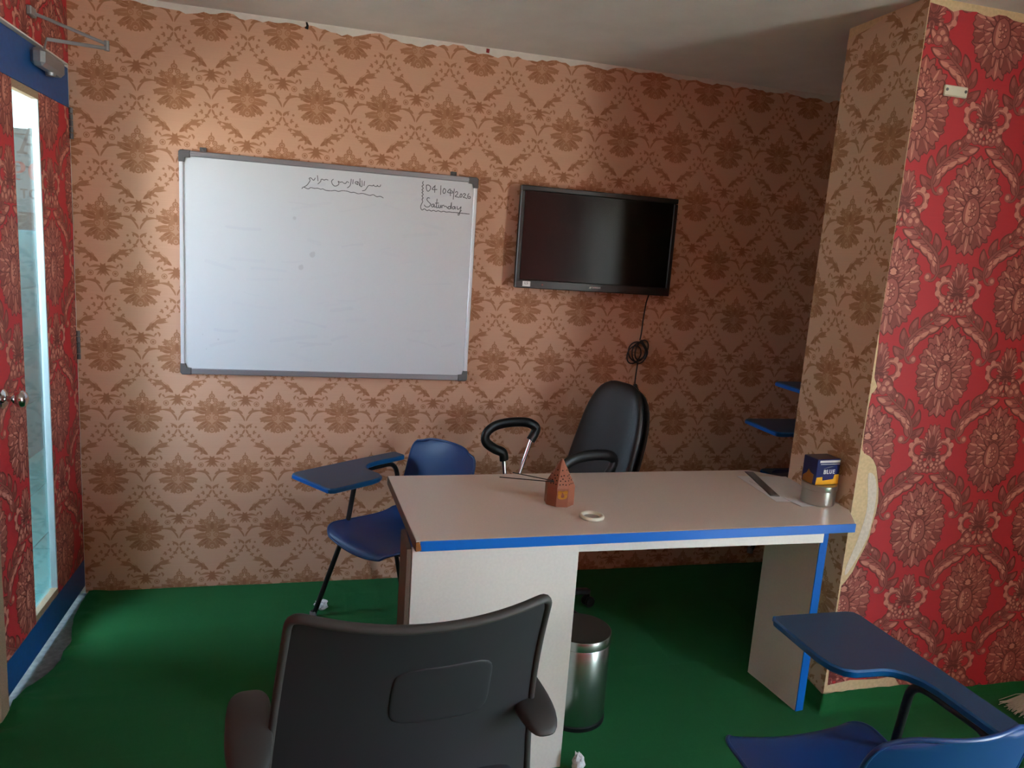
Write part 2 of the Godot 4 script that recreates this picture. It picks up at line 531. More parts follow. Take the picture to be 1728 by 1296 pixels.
		for q in [[75, 0.085, 0.026], [105, 0.085, 0.026], [50, 0.08, 0.027], [130, 0.08, 0.027], [22, 0.075, 0.027], [158, 0.075, 0.027], [-8, 0.074, 0.027], [188, 0.074, 0.027], [-35, 0.082, 0.027], [-145, 0.082, 0.027], [-60, 0.092, 0.026], [-120, 0.092, 0.026], [-90, 0.1, 0.026]]:
			var dirv := Vector2.from_angle(deg_to_rad(q[0]))
			petal.call(O * at2(0, dirv.y * 0.01 + 0.004, q[0]), q[1], q[2], 0.15 * dirv.x, true)
		# crest and seed pod
		for q in [[-90, 0.062, 0.02], [-55, 0.052, 0.019], [-125, 0.052, 0.019], [-20, 0.045, 0.016], [-160, 0.045, 0.016]]:
			petal.call(O * at2(0, -0.035, q[0]), q[1], q[2], 0.0, true)
		p.leaf(O * at2(0, 0.075, -90), 0.10, 0.037, 0, dark, 0, 0.6)
		p.leaf(O * at2(0, 0.072, -90), 0.094, 0.032, 0, rose, 0, 0.6)
		p.leaf(O * at2(-0.012, 0.062, -92), 0.072, 0.010, 0, pale, 0, 0.4)
		for q in [[0, 0], [0.01, 0.012], [-0.01, 0.012], [0.011, -0.008], [-0.011, -0.008], [0, 0.024], [0, -0.02]]:
			p.disc(O * Vector2(q[0] + 0.003, q[1] + 0.02), 0.0062 * k, dark)
			p.disc(O * Vector2(q[0] + 0.002, q[1] + 0.019), 0.0044 * k, pale)
		p.leaf(O * at2(0, -0.03, -90), 0.03, 0.022, 0, dark, 2.0, 0.4)
		p.leaf(O * at2(0, -0.032, -90), 0.024, 0.015, 0, pale, 2.0, 0.4)
		# crowned ornament with a ring of beads, midway between two blossoms
		var Q := O * Transform2D(0, Vector2(0.27, 0.0))
		for mi in [false, true]:
			var X := Q * (Transform2D().scaled(Vector2(-1, 1)) if mi else Transform2D())
			for w in [[0.031, dark], [0.025, rose], [0.009, pale]]:
				var arc := []
				for i in 11:
					var a := deg_to_rad(-150 + 24.0 * i)
					arc.append(X * (Vector2(-0.052, 0.004) + Vector2(-cos(a), sin(a)) * Vector2(0.03, 0.03)))
				p.stroke(arc, w[0] * k * 0.75, w[1])
			for q in [[-0.085, -0.012], [-0.082, 0.018], [-0.06, 0.038], [-0.066, -0.03]]:
				p.disc(X * Vector2(q[0], q[1]), 0.0105 * k, pale)
			petal.call(X * at2(0, 0.015, 222), 0.06, 0.016, 0.2, true)
			petal.call(X * at2(0, 0.02, 190), 0.045, 0.013, -0.4, false)
			petal.call(X * at2(0, 0.0, 250), 0.066, 0.017, 0.1, true)
		petal.call(Q * at2(0, 0.0, -90), 0.088, 0.02, 0, true)
		for g in 11:
			var a := deg_to_rad(-25 + 230.0 * g / 10)
			p.disc(Q * (Vector2(0, 0.045) + Vector2(cos(a), sin(a)) * 0.036), 0.0105 * k, dark)
			p.disc(Q * (Vector2(0, 0.045) + Vector2(cos(a), sin(a)) * 0.036), 0.0085 * k, rose)
			p.disc(Q * (Vector2(-0.001, 0.044) + Vector2(cos(a), sin(a)) * 0.036), 0.0045 * k, pale)
		petal.call(Q * at2(0, 0.02, 90), 0.035, 0.012, 0, true)
	p.img.resize(out_w, out_h, Image.INTERPOLATE_BILINEAR)
	p.img.generate_mipmaps()
	return ImageTexture.create_from_image(p.img)

func scaled2(list: Array, s: Vector2, o: Vector2) -> Array:
	var out := []
	for q in list: out.append(Vector2(q[0], q[1]) * s + o)
	return out

func whiteboard_print() -> ImageTexture:   # 1.217 m by 0.906 m of board, 1024 pixels across
	var p := Painter.new(1024, 762, Color(0.83, 0.85, 0.87))
	p.wrap = false
	var rng := RandomNumberGenerator.new()
	rng.seed = 3
	for i in 46:   # wiped ink
		var c := Vector2(rng.randf_range(60, 960), rng.randf_range(60, 700))
		var l := rng.randf_range(30, 160)
		var d := Vector2.from_angle(rng.randf_range(-0.3, 0.3)) * l
		var g := rng.randf_range(0.004, 0.02)
		p.stroke([c, c + d * 0.5 + Vector2(0, rng.randf_range(-4, 4)), c + d], rng.randf_range(3, 14), Color(0.83 - g, 0.85 - g, 0.87 - g * 0.7))
	for q in [[437, 318, 10], [441, 312, 6], [398, 366, 9], [401, 360, 5], [373, 192, 6], [118, 640, 3], [66, 624, 2], [78, 676, 2]]:
		p.disc(Vector2(q[0], q[1]), q[2], Color(0.77, 0.785, 0.805))
	p.img.resize(512, 381, Image.INTERPOLATE_BILINEAR)
	p.img.resize(2048, 1524, Image.INTERPOLATE_CUBIC)
	p.W = 2048; p.H = 1524
	var ink := Color(0.30, 0.31, 0.34)
	# the date, top right
	var s := Vector2(0.385, 0.375)
	var o := Vector2(1522, -33)
	for l in [
		[[340, 215], [325, 250], [345, 280], [318, 310], [345, 345], [320, 375], [345, 405], [322, 430], [350, 465], [325, 495], [350, 530], [330, 560], [345, 600], [325, 650], [310, 700], [320, 745], [345, 765], [385, 740], [435, 770], [475, 755], [520, 772], [560, 755], [610, 770], [655, 755], [710, 770], [760, 755], [810, 768], [870, 760], [930, 765], [1000, 762], [1270, 770]],
		[[405, 278], [402, 330], [420, 385], [450, 390], [480, 350], [480, 300], [440, 274], [405, 280]], [[572, 272], [515, 350], [610, 345]], [[566, 275], [568, 405]], [[682, 265], [685, 435]],
		[[745, 312], [725, 370], [745, 410], [775, 385], [778, 335], [745, 312]], [[855, 315], [818, 380], [915, 385], [917, 360], [885, 345]], [[870, 315], [876, 445]], [[945, 305], [935, 505]],
		[[970, 375], [990, 350], [1015, 365], [1005, 410], [970, 445], [1010, 455], [1050, 460]], [[1078, 390], [1062, 440], [1085, 455], [1107, 420], [1085, 385]],
		[[1125, 395], [1150, 375], [1172, 400], [1130, 450], [1160, 455], [1205, 468]], [[1237, 370], [1215, 420], [1230, 460], [1265, 460], [1270, 430], [1235, 425]],
		[[475, 525], [440, 520], [425, 560], [460, 600], [500, 640], [470, 690], [410, 698], [380, 665]], [[560, 632], [525, 645], [520, 680], [550, 690], [570, 640], [575, 690], [605, 680]],
		[[620, 530], [615, 690], [650, 685]], [[590, 612], [655, 606]], [[657, 640], [662, 690], [690, 690], [702, 640], [707, 690]], [[725, 690], [730, 645], [762, 640]],
		[[885, 650], [845, 662], [848, 697], [888, 690], [905, 575], [905, 697]], [[765, 665], [800, 655], [830, 690]], [[962, 645], [930, 662], [935, 695], [965, 690], [977, 645], [987, 695]],
		[[1020, 640], [1025, 690], [1060, 685], [1097, 640], [1085, 720], [1070, 800], [1045, 805], [1052, 780], [1107, 712]]]:
		p.stroke(curve(scaled2(l, s, o), 4), 5.2, ink)
	# the line of Arabic script, top centre
	s = Vector2(0.495, 0.47)
	o = Vector2(660, -14)
	for l in [
		[[270, 400], [290, 375], [330, 390], [360, 395], [390, 375], [440, 380], [490, 375], [530, 385], [560, 378], [600, 395], [680, 395], [730, 385], [780, 395], [830, 380], [900, 380], [960, 395], [1000, 388], [1060, 405], [1120, 395], [1180, 405], [1230, 415], [1280, 400], [1330, 425], [1380, 415], [1425, 435]],
		[[1380, 240], [1374, 265], [1345, 268], [1335, 253], [1322, 270], [1290, 268], [1280, 253], [1262, 268], [1222, 265], [1200, 275], [1185, 300], [1160, 340], [1120, 355]],
		[[1147, 210], [1142, 275]], [[1110, 205], [1114, 285], [1088, 282], [1080, 178]], [[1078, 282], [1060, 230], [1043, 245], [1052, 270], [1015, 250], [1022, 228], [1047, 225]],
		[[985, 200], [980, 262]], [[957, 195], [950, 260], [938, 300], [905, 330]], [[922, 250], [897, 238], [880, 265], [850, 265], [830, 248], [800, 257], [772, 245], [785, 280], [760, 310], [722, 320], [690, 290], [680, 250], [702, 222]],
		[[630, 240], [600, 233], [575, 246], [550, 235], [532, 242], [525, 272], [490, 310]], [[481, 188], [489, 265]], [[450, 228], [430, 262], [402, 240], [385, 230], [366, 242], [380, 265], [370, 292], [340, 340], [300, 372]]]:
		p.stroke(curve(scaled2(l, s, o), 4), 4.6, ink)
	p.img.generate_mipmaps()
	return ImageTexture.create_from_image(p.img)

var M := {}

func materials() -> void:
	M.beige = mat(Color.WHITE, 0.75)
	M.beige.albedo_texture = damask_beige(Color(0.82, 0.64, 0.535), Color(0.68, 0.475, 0.345), Color(0.64, 0.425, 0.295), Color(0.755, 0.57, 0.455))
	M.beige_pale = mat(Color.WHITE, 0.75)   # the lighter, greyer roll on the end of the partition
	M.beige_pale.albedo_texture = damask_beige(Color(0.86, 0.76, 0.64), Color(0.70, 0.555, 0.40), Color(0.655, 0.505, 0.355), Color(0.775, 0.66, 0.52))
	M.red = mat(Color.WHITE, 0.6)
	M.red.albedo_texture = damask_red()
	M.plaster = grainy(mat(Color(0.90, 0.88, 0.85), 0.9), noise_tex(2, 0.02, Color(0.93, 0.93, 0.93), Color(1, 1, 1)), 1.3)
	M.ceiling = grainy(mat(Color(0.86, 0.84, 0.815), 0.9), noise_tex(4, 0.012, Color(0.95, 0.95, 0.95), Color(1, 1, 1)), 0.7)
	M.putty = grainy(mat(Color(0.90, 0.81, 0.64), 0.75), noise_tex(6, 0.03, Color(0.9, 0.9, 0.88), Color(1, 1, 1)), 4.0)
	M.concrete = grainy(mat(Color(0.52, 0.515, 0.51), 0.9), noise_tex(8, 0.03, Color(0.75, 0.75, 0.75), Color(1, 1, 1)), 2.0)
	M.carpet = grainy(mat(Color(0.055, 0.45, 0.215), 0.97), noise_tex(10, 0.25, Color(0.78, 0.78, 0.78), Color(1, 1, 1)), 4.0)
	M.carpet.normal_enabled = true
	M.carpet.normal_texture = noise_tex(11, 0.3, Color.BLACK, Color.WHITE, 512, true)
	M.carpet.normal_scale = 0.8
	M.carpet.rim_enabled = true
	M.carpet.rim = 0.35
	M.carpet.rim_tint = 0.8
	M.door_blue = grainy(mat(Color(0.08, 0.33, 0.58), 0.45), noise_tex(12, 0.02, Color(0.9, 0.9, 0.9), Color(1, 1, 1)), 3.0)
	M.edge_blue = mat(Color(0.0, 0.42, 0.80), 0.4)
	M.desktop = grainy(mat(Color(0.86, 0.80, 0.755), 0.3), noise_tex(13, 0.05, Color(0.965, 0.96, 0.955), Color(1, 1, 1)), 5.0)
	M.panel = grainy(mat(Color(0.91, 0.90, 0.865), 0.42), noise_tex(14, 0.04, Color(0.97, 0.97, 0.97), Color(1, 1, 1)), 4.0)
	M.raw_edge = grainy(mat(Color(0.47, 0.39, 0.33), 0.7), noise_tex(15, 0.08, Color(0.8, 0.8, 0.8), Color(1, 1, 1)), 8.0)
	M.chip = grainy(mat(Color(0.72, 0.46, 0.24), 0.85), noise_tex(16, 0.15, Color(0.6, 0.6, 0.6), Color(1, 1, 1)), 20.0)
	M.shell_blue = mat(Color(0.045, 0.215, 0.42), 0.36)
	M.tablet = grainy(mat(Color(0.115, 0.265, 0.37), 0.38), noise_tex(17, 0.06, Color(0.85, 0.85, 0.85), Color(1, 1, 1)), 6.0)
	M.tablet_edge = mat(Color(0.03, 0.33, 0.55), 0.3)
	M.black_tube = mat(Color(0.035, 0.037, 0.04), 0.38)
	M.black_plastic = mat(Color(0.045, 0.045, 0.048), 0.42)
	M.grey_plastic = grainy(mat(Color(0.21, 0.205, 0.195), 0.6), noise_tex(18, 0.3, Color(0.8, 0.8, 0.8), Color(1, 1, 1)), 18.0)
	M.leather = mat(Color(0.05, 0.052, 0.056), 0.36)
	M.leather.normal_enabled = true
	M.leather.normal_texture = noise_tex(19, 0.12, Color.BLACK, Color.WHITE, 256, true)
	M.leather.normal_scale = 0.25
	M.leather.uv1_triplanar = true
	M.leather.uv1_scale = Vector3.ONE * 9.0
	M.net = grainy(mat(Color(0.165, 0.17, 0.19), 0.6), noise_tex(20, 0.4, Color(0.68, 0.68, 0.68), Color(1, 1, 1)), 14.0)
	M.chrome = mat(Color(0.85, 0.85, 0.86), 0.12, 1.0)
	M.steel = mat(Color(0.70, 0.71, 0.69), 0.27, 1.0)
	M.steel_dark = mat(Color(0.40, 0.375, 0.35), 0.45, 0.85)
	M.alu = mat(Color(0.62, 0.63, 0.65), 0.45, 0.7)
	M.alu_white = mat(Color(0.84, 0.85, 0.87), 0.45, 0.2)
	M.cap_grey = mat(Color(0.36, 0.355, 0.36), 0.5)
	M.board = mat(Color.WHITE, 0.3)
	M.board.albedo_texture = whiteboard_print()
	M.screen = mat(Color(0.016, 0.015, 0.016), 0.16)
	M.screen.metallic_specular = 0.36
	M.tv_black = mat(Color(0.03, 0.029, 0.031), 0.35)
	M.print_white = mat(Color(0.85, 0.85, 0.85), 0.5)
	M.print_grey = mat(Color(0.45, 0.46, 0.48), 0.5)
	M.glass = mat(Color(0.93, 0.98, 0.98, 0.06), 0.02)
	M.glass.transparency = BaseMaterial3D.TRANSPARENCY_ALPHA
	M.wood_red = grainy(mat(Color(0.66, 0.40, 0.30), 0.55), noise_tex(21, 0.05, Color(0.78, 0.76, 0.74), Color(1, 1, 1)), 16.0)
	M.hole = mat(Color(0.10, 0.05, 0.04), 0.9)
	M.brass = mat(Color(0.85, 0.63, 0.28), 0.3, 0.85)
	M.incense = mat(Color(0.17, 0.14, 0.13), 0.9)
	M.cream_plastic = mat(Color(0.88, 0.87, 0.79), 0.35)
	M.paper = mat(Color(0.88, 0.88, 0.885), 0.8)
	M.ruler = mat(Color(0.50, 0.50, 0.49), 0.4, 0.4)
	M.tin = mat(Color(0.74, 0.74, 0.72), 0.3, 1.0)
	M.pack_blue = mat(Color(0.055, 0.115, 0.36), 0.3)
	M.pack_dark = mat(Color(0.10, 0.085, 0.17), 0.35)
	M.pack_yellow = mat(Color(0.93, 0.68, 0.09), 0.35)
	M.tissue = mat(Color(0.88, 0.88, 0.88), 0.9)
	M.cyan_paint = grainy(mat(Color(0.37, 0.62, 0.62), 0.6), noise_tex(22, 0.01, Color(0.9, 0.9, 0.9), Color(1, 1, 1)), 1.0)
	M.sign_grey = mat(Color(0.35, 0.41, 0.43), 0.6)
	M.sign_dark = mat(Color(0.12, 0.13, 0.18), 0.6)
	M.sign_red = mat(Color(0.58, 0.20, 0.17), 0.6)
	M.sign_print = grainy(mat(Color(0.42, 0.38, 0.34), 0.6), noise_tex(23, 0.03, Color(0.3, 0.33, 0.36), Color(1, 0.95, 0.9)), 9.0)
	M.frame_white = mat(Color(0.80, 0.82, 0.81), 0.5)
	M.moulding = mat(Color(0.60, 0.64, 0.64), 0.5)
	M.frame_wood = grainy(mat(Color(0.70, 0.60, 0.49), 0.6), noise_tex(24, 0.05, Color(0.8, 0.8, 0.8), Color(1, 1, 1)), 6.0)
	M.bristle = mat(Color(0.80, 0.77, 0.70), 0.9)

# ---------------------------------------------------------------- build
func _ready() -> void:
	# camera
	var cam := Camera3D.new()
	cam.name = "camera"
	cam.fov = 54.902
	cam.near = 0.02
	cam.transform = Transform3D(Basis(Vector3(0.96696, 0.06786, 0.24573), Vector3(-0.02223, 0.98269, -0.18390), Vector3(-0.25396, 0.17236, 0.95173)).orthonormalized(), Vector3(0, 1.55925, 3.31519))
	add_child(cam)
	cam.current = true
	# overcast sky, seen and felt through the window and the glass of the door
	var sky := ProceduralSkyMaterial.new()
	sky.sky_top_color = Color(0.72, 0.85, 0.97)
	sky.sky_horizon_color = Color(0.90, 0.955, 0.99)
	sky.ground_bottom_color = Color(0.85, 0.87, 0.83)
	sky.ground_horizon_color = Color(0.92, 0.93, 0.90)
	sky.sky_energy_multiplier = 1.3
	sky.ground_energy_multiplier = 1.4
	var env := Environment.new()
	env.background_mode = Environment.BG_SKY
	env.sky = Sky.new()
	env.sky.sky_material = sky
	env.background_energy_multiplier = 1.0
	env.tonemap_mode = Environment.TONE_MAPPER_LINEAR
	env.tonemap_exposure = 20.5
	env.sdfgi_enabled = true
	env.ssao_enabled = true
	env.ssil_enabled = true
	var we := WorldEnvironment.new()
	we.name = "world_environment"
	we.environment = env
	add_child(we)

	materials()
	room()
	door()
	corridor()
	carpet()
	desk()
	whiteboard()
	television()
	tablet_chairs()
	leather_chair()
	mesh_chair()
	dustbin()
	on_the_desk()
	small_things()

func sheet(called: String, poly: Array, xf: Transform3D, material: Material, per: Vector2, ph: Vector2, parent: Node3D) -> void:   # wallpaper: a thin pasted sheet, print in metres
	var b := mb().prism(poly, 0.0012, 0.0002, xf)
	for i in b.uv.size():
		b.uv[i] = Vector2((b.uv[i].x - ph.x) / per.x, (b.uv[i].y + ph.y) / per.y)
	put(called, b, material, parent)

const BP := Vector2(0.272, 0.53)
const RP := Vector2(0.54, 0.556)

func torn(x0: float, x1: float, y: float, amp: float, seed_: int, step := 0.022) -> Array:
	var f := FastNoiseLite.new()
	f.seed = seed_
	f.frequency = 5.0
	var out := []
	var k := int(ceil(absf(x1 - x0) / step))
	for i in k + 1:
		var x := lerpf(x0, x1, float(i) / k)
		out.append(Vector2(x, y + amp * f.get_noise_1d(x) + amp * 0.35 * f.get_noise_1d(x * 6.0)))
	return out

func room() -> void:
	var T := 0.14
	struct("floor", mb().span(Vector3(WX0 - 1.9, -0.12, -2.6), Vector3(WX1 + T, 0, WZ1 + T), 0.0), M.concrete)
	struct("ceiling", mb().span(Vector3(WX0 - T, CEIL, -T), Vector3(WX1 + T, CEIL + 0.14, WZ1 + T), 0.0), M.ceiling)
	# back wall, papered beige up to a ragged edge under the ceiling
	var wb := struct("wall_back", mb().span(Vector3(WX0 - 0.022, 0, -T), Vector3(WX1 + T, CEIL, 0), 0.0), M.plaster)
	var e := torn(WX1, WX0, CEIL - 0.021, 0.026, 31)
	for i in e.size():
		e[i].y = minf(e[i].y, CEIL - 0.002)
	sheet("wallpaper_sheet", [Vector2(WX0, 0.0), Vector2(WX1, 0.0)] + e, Transform3D(), M.beige, BP, Vector2(-0.845, 2.114), wb)
	put("paint_spot", mb().prism([Vector2(-0.083, 2.40), Vector2(-0.07, 2.397), Vector2(-0.068, 2.412), Vector2(-0.073, 2.424), Vector2(-0.08, 2.424), Vector2(-0.077, 2.411)], 0.004, 0.0005), M.black_plastic, wb)
	put("paint_spot", mb().prism([Vector2(0.668, 2.405), Vector2(0.681, 2.403), Vector2(0.683, 2.42), Vector2(0.669, 2.421)], 0.0028, 0.0005), mat(Color(0.62, 0.17, 0.17), 0.7), wb)
	# left wall: a lintel over the door and a stretch towards the camera
	var wl := struct("wall_left", mb().span(Vector3(WX0 - T, 2.152, 0), Vector3(WX0, CEIL, 0.875), 0.0).span(Vector3(WX0 - T, 0, 0.875), Vector3(WX0, CEIL, WZ1), 0.0), M.plaster)
	var left := Transform3D(Basis(Vector3(0, 0, -1), Vector3(0, 1, 0), Vector3(1, 0, 0)), Vector3(WX0, 0, 0))
	sheet("wallpaper_sheet", [Vector2(-WZ1, 0.0), Vector2(-0.92, 0.0), Vector2(-0.92, CEIL - 0.004), Vector2(-WZ1, CEIL - 0.004)], left, M.red, RP, Vector2(0.1, 1.9), wl)
	sheet("wallpaper_sheet", [Vector2(-0.92, 2.157), Vector2(-0.001, 2.157), Vector2(-0.001, CEIL - 0.004), Vector2(-0.92, CEIL - 0.004)], left, M.red, RP, Vector2(0.1, 1.9), wl)
	var TR := 0.28
	var z0 := 3.15
	var z1 := 4.2
	var rt := struct("wall_right", mb().span(Vector3(WX1, 0, 0), Vector3(WX1 + TR, CEIL, z0), 0.0).span(Vector3(WX1, 0, z1), Vector3(WX1 + TR, CEIL, WZ1), 0.0).span(Vector3(WX1, 0, z0), Vector3(WX1 + TR, 0.06, z1), 0.0).span(Vector3(WX1, 2.15, z0), Vector3(WX1 + TR, CEIL, z1), 0.0), M.plaster)
	rt.set_meta("label", "right wall with the window")
	var wf := struct("wall_front", mb().span(Vector3(WX0 - T, 0, WZ1), Vector3(WX1 + T, CEIL, WZ1 + T), 0.0), M.plaster)
	sheet("wallpaper_sheet", [Vector2(WX0, 0.0), Vector2(WX1, 0.0), Vector2(WX1, CEIL), Vector2(WX0, CEIL)], Transform3D(Basis(Vector3(-1, 0, 0), Vector3.UP, Vector3(0, 0, -1)), Vector3(WX0 + WX1, 0, WZ1)), M.red, RP, Vector2.ZERO, wf)
	var win := Node3D.new()
	win.name = "window_1"
	win.set_meta("kind", "structure")
	add_child(win)
	var fr := mb()
	for q in [[0.06, 0.1, z0, z1], [2.11, 2.15, z0, z1], [0.1, 2.11, z0, z0 + 0.04], [0.1, 2.11, z1 - 0.04, z1]]:
		fr.span(Vector3(WX1 + TR - 0.06, q[0], q[2]), Vector3(WX1 + TR - 0.01, q[1], q[3]), 0.003)
	put("window_frame", fr, M.frame_white, win)
	put("pane", mb().span(Vector3(WX1 + TR - 0.038, 0.095, z0 + 0.035), Vector3(WX1 + TR - 0.034, 2.115, z1 - 0.035), 0.0), M.glass, win)
	# the red partition on the right with its beige end
	var pt := struct("wall_partition", mb().span(Vector3(PX, 0, PZ0), Vector3(WX1, CEIL, PZ1), 0.0), M.putty)
	var endw := Transform3D(Basis(Vector3(0, 0, 1), Vector3(0, 1, 0), Vector3(-1, 0, 0)), Vector3(PX, 0, 0))
	sheet("wallpaper_sheet", [Vector2(PZ0, 0.0), Vector2(PZ1, 0.0), Vector2(PZ1, CEIL - 0.003), Vector2(PZ0 + 0.2, CEIL - 0.003), Vector2(PZ0 + 0.12, CEIL - 0.024), Vector2(PZ0, CEIL - 0.036)], endw, M.beige_pale, BP, Vector2(1.03, 2.27), pt)
	var front := Transform3D(Basis(), Vector3(0, 0, PZ1))
	var top := torn(WX1, PX + 0.002, 2.408, 0.03, 33, 0.03)
	for i in top.size(): top[i].y = minf(top[i].y, CEIL - 0.002)
	var low := [Vector2(PX + 0.012, 0.105), Vector2(1.9, 0.118), Vector2(2.02, 0.112), Vector2(2.09, 0.118), Vector2(2.13, 0.07), Vector2(2.2, 0.03), Vector2(WX1, 0.03)]
	var tear := [Vector2(PX + 0.0005, 1.40), Vector2(1.801, 1.33), Vector2(1.804, 1.235), Vector2(1.812, 1.222), Vector2(1.821, 1.205), Vector2(1.812, 1.188), Vector2(1.803, 1.18), Vector2(1.799, 1.13), Vector2(1.797, 1.05), Vector2(1.8, 0.985),
		Vector2(1.812, 0.972), Vector2(1.832, 0.964), Vector2(1.851, 0.95), Vector2(1.868, 0.925), Vector2(1.88, 0.888), Vector2(1.892, 0.845), Vector2(1.8985, 0.80), Vector2(1.897, 0.755), Vector2(1.889, 0.715), Vector2(1.886, 0.67), Vector2(1.872, 0.625), Vector2(1.853, 0.582), Vector2(1.838, 0.54), Vector2(1.815, 0.505), Vector2(1.801, 0.49), Vector2(1.799, 0.3)]
	sheet("wallpaper_sheet", low + top + tear, front, M.red, RP, Vector2(2.083, 1.268), pt)
	put("filler_patch", mb().prism(curve([Vector2(1.84, 0.90), Vector2(1.868, 0.89), Vector2(1.886, 0.83), Vector2(1.887, 0.74), Vector2(1.875, 0.66), Vector2(1.842, 0.58), Vector2(1.812, 0.53), Vector2(1.808, 0.56), Vector2(1.838, 0.66), Vector2(1.856, 0.76), Vector2(1.85, 0.83)], 4, true), 0.0009, 0.0003, front), grainy(mat(Color(0.93, 0.90, 0.85), 0.8), noise_tex(6, 0.03, Color(0.9, 0.9, 0.88), Color(1, 1, 1)), 4.0), pt)

func door() -> void:
	var D := Node3D.new()
	D.name = "door_1"
	D.set_meta("kind", "structure")
	D.set_meta("label", "red papered door with blue rails and a tall glass strip")
	add_child(D)
	var x0 := WX0 - 0.024
	put("door_stop", mb().span(Vector3(x0 - 0.03, 2.12, 0.0), Vector3(x0 - 0.002, 2.156, 0.87), 0.001).span(Vector3(x0 - 0.03, 0, -0.01), Vector3(x0 - 0.002, 2.156, 0.03), 0.001).span(Vector3(x0 - 0.03, 0, 0.83), Vector3(x0 - 0.002, 2.156, 0.88), 0.001), M.frame_wood, D)
	var gz0 := 0.327
	var gz1 := 0.562
	var gy0 := 0.178
	var gy1 := 1.99
	put("top_rail", mb().span(Vector3(x0, 1.995, 0.006), Vector3(WX0, 2.141, 0.846), 0.002), M.door_blue, D)
	put("bottom_rail", mb().span(Vector3(x0, 0.037, 0.006), Vector3(WX0, 0.158, 0.846), 0.002), M.door_blue, D)
	var left := Transform3D(Basis(Vector3(0, 0, -1), Vector3(0, 1, 0), Vector3(1, 0, 0)), Vector3(WX0 - 0.0015, 0, 0))
	for q in [[0.006, gz0], [gz1, 0.846]]:
		var pn := put("stile_panel", mb().span(Vector3(x0, 0.158, q[0]), Vector3(WX0 - 0.001, 1.995, q[1]), 0.001), M.frame_white, D)
		sheet("wallpaper_sheet", [Vector2(-q[1], 0.158), Vector2(-q[0] - 0.001, 0.158), Vector2(-q[0] - 0.001, 1.995), Vector2(-q[1], 1.995)], left, M.red, RP, Vector2(0.03 if q[0] < 0.1 else 0.2, 1.7), pn)
	put("glass_moulding", mb().span(Vector3(x0, gy0, gz0), Vector3(WX0 - 0.002, gy1, gz0 + 0.004), 0.001), M.moulding, D)
	put("glass_moulding", mb().span(Vector3(x0, gy0, gz1 - 0.006), Vector3(WX0 - 0.002, gy1, gz1), 0.001), M.moulding, D)
	put("glass_moulding", mb().span(Vector3(x0, gy1 - 0.02, gz0), Vector3(WX0 - 0.001, gy1 + 0.005, gz1), 0.001), M.frame_wood, D)
	put("glass_moulding", mb().span(Vector3(x0, 0.158, gz0), Vector3(WX0 - 0.001, gy0 + 0.006, gz1), 0.001), M.frame_wood, D)
	put("glass_pane", mb().span(Vector3(WX0 - 0.0195, gy0, gz0), Vector3(WX0 - 0.0165, gy1, gz1), 0.0), M.glass, D)
	var kx := Transform3D(Basis(Vector3(0, 1, 0), Vector3(1, 0, 0), Vector3(0, 0, -1)), Vector3(WX0, 1.012, 0.757))
	var kn := put("door_knob", mb().lathe([Vector2(0.0, 0.0), Vector2(0.009, 0.0), Vector2(0.0085, 0.028), Vector2(0.014, 0.033), Vector2(0.022, 0.04), Vector2(0.0265, 0.05), Vector2(0.0265, 0.056), Vector2(0.022, 0.066), Vector2(0.012, 0.071), Vector2(0.0, 0.072)], 28, kx), M.chrome, D)
	put("rosette", mb().lathe([Vector2(0.0, 0.0), Vector2(0.032, 0.0), Vector2(0.031, 0.006), Vector2(0.022, 0.012), Vector2(0.01, 0.014)], 28, kx), M.chrome, kn)
	# closer on the top rail, its two arms folded out into the room
	var cl := put("door_closer", mb().box(Vector3(WX0 + 0.024, 2.098, 0.30), Vector3(0.045, 0.058, 0.215), 0.012).lathe([Vector2(0, -0.012), Vector2(0.014, -0.012), Vector2(0.016, -0.006), Vector2(0.016, 0.0)], 20, Transform3D(Basis(), Vector3(WX0 + 0.027, 2.069, 0.29))), M.alu, D)
	var elbow := Vector3(-0.773, 2.206, 0.155)
	put("closer_arm", mb().tube([Vector3(WX0 + 0.024, 2.137, 0.33), Vector3(WX0 + 0.03, 2.17, 0.325), elbow + Vector3(0, -0.008, 0)], 0.0065, 8, false, 0.0035), M.alu, cl)
	put("closer_arm", mb().tube([Vector3(WX0 + 0.002, 2.236, 0.39), elbow + Vector3(0, 0.007, 0)], 0.006, 8).box(Vector3(WX0 + 0.008, 2.236, 0.39), Vector3(0.016, 0.03, 0.05), 0.003).lathe([Vector2(0, -0.016), Vector2(0.009, -0.016), Vector2(0.009, 0.018), Vector2(0, 0.018)], 16, Transform3D(Basis(), elbow)), M.alu, cl)
	for y in [1.94, 1.08]:
		var h := mb()
		for i in 5:
			h.lathe([Vector2(0, 0), Vector2(0.007, 0.0), Vector2(0.007, 0.021), Vector2(0, 0.021)], 12, Transform3D(Basis(), Vector3(WX0 + 0.006, y - 0.058 + i * 0.0235, 0.008)))
		put("hinge", h, M.cap_grey, D)
	var jm := struct("trim_1", mb().span(Vector3(WX0 - 0.13, 0, 0.85), Vector3(WX0 + 0.012, 2.152, 0.915), 0.003), M.frame_wood)
	jm.set_meta("label", "pale wooden door jamb")

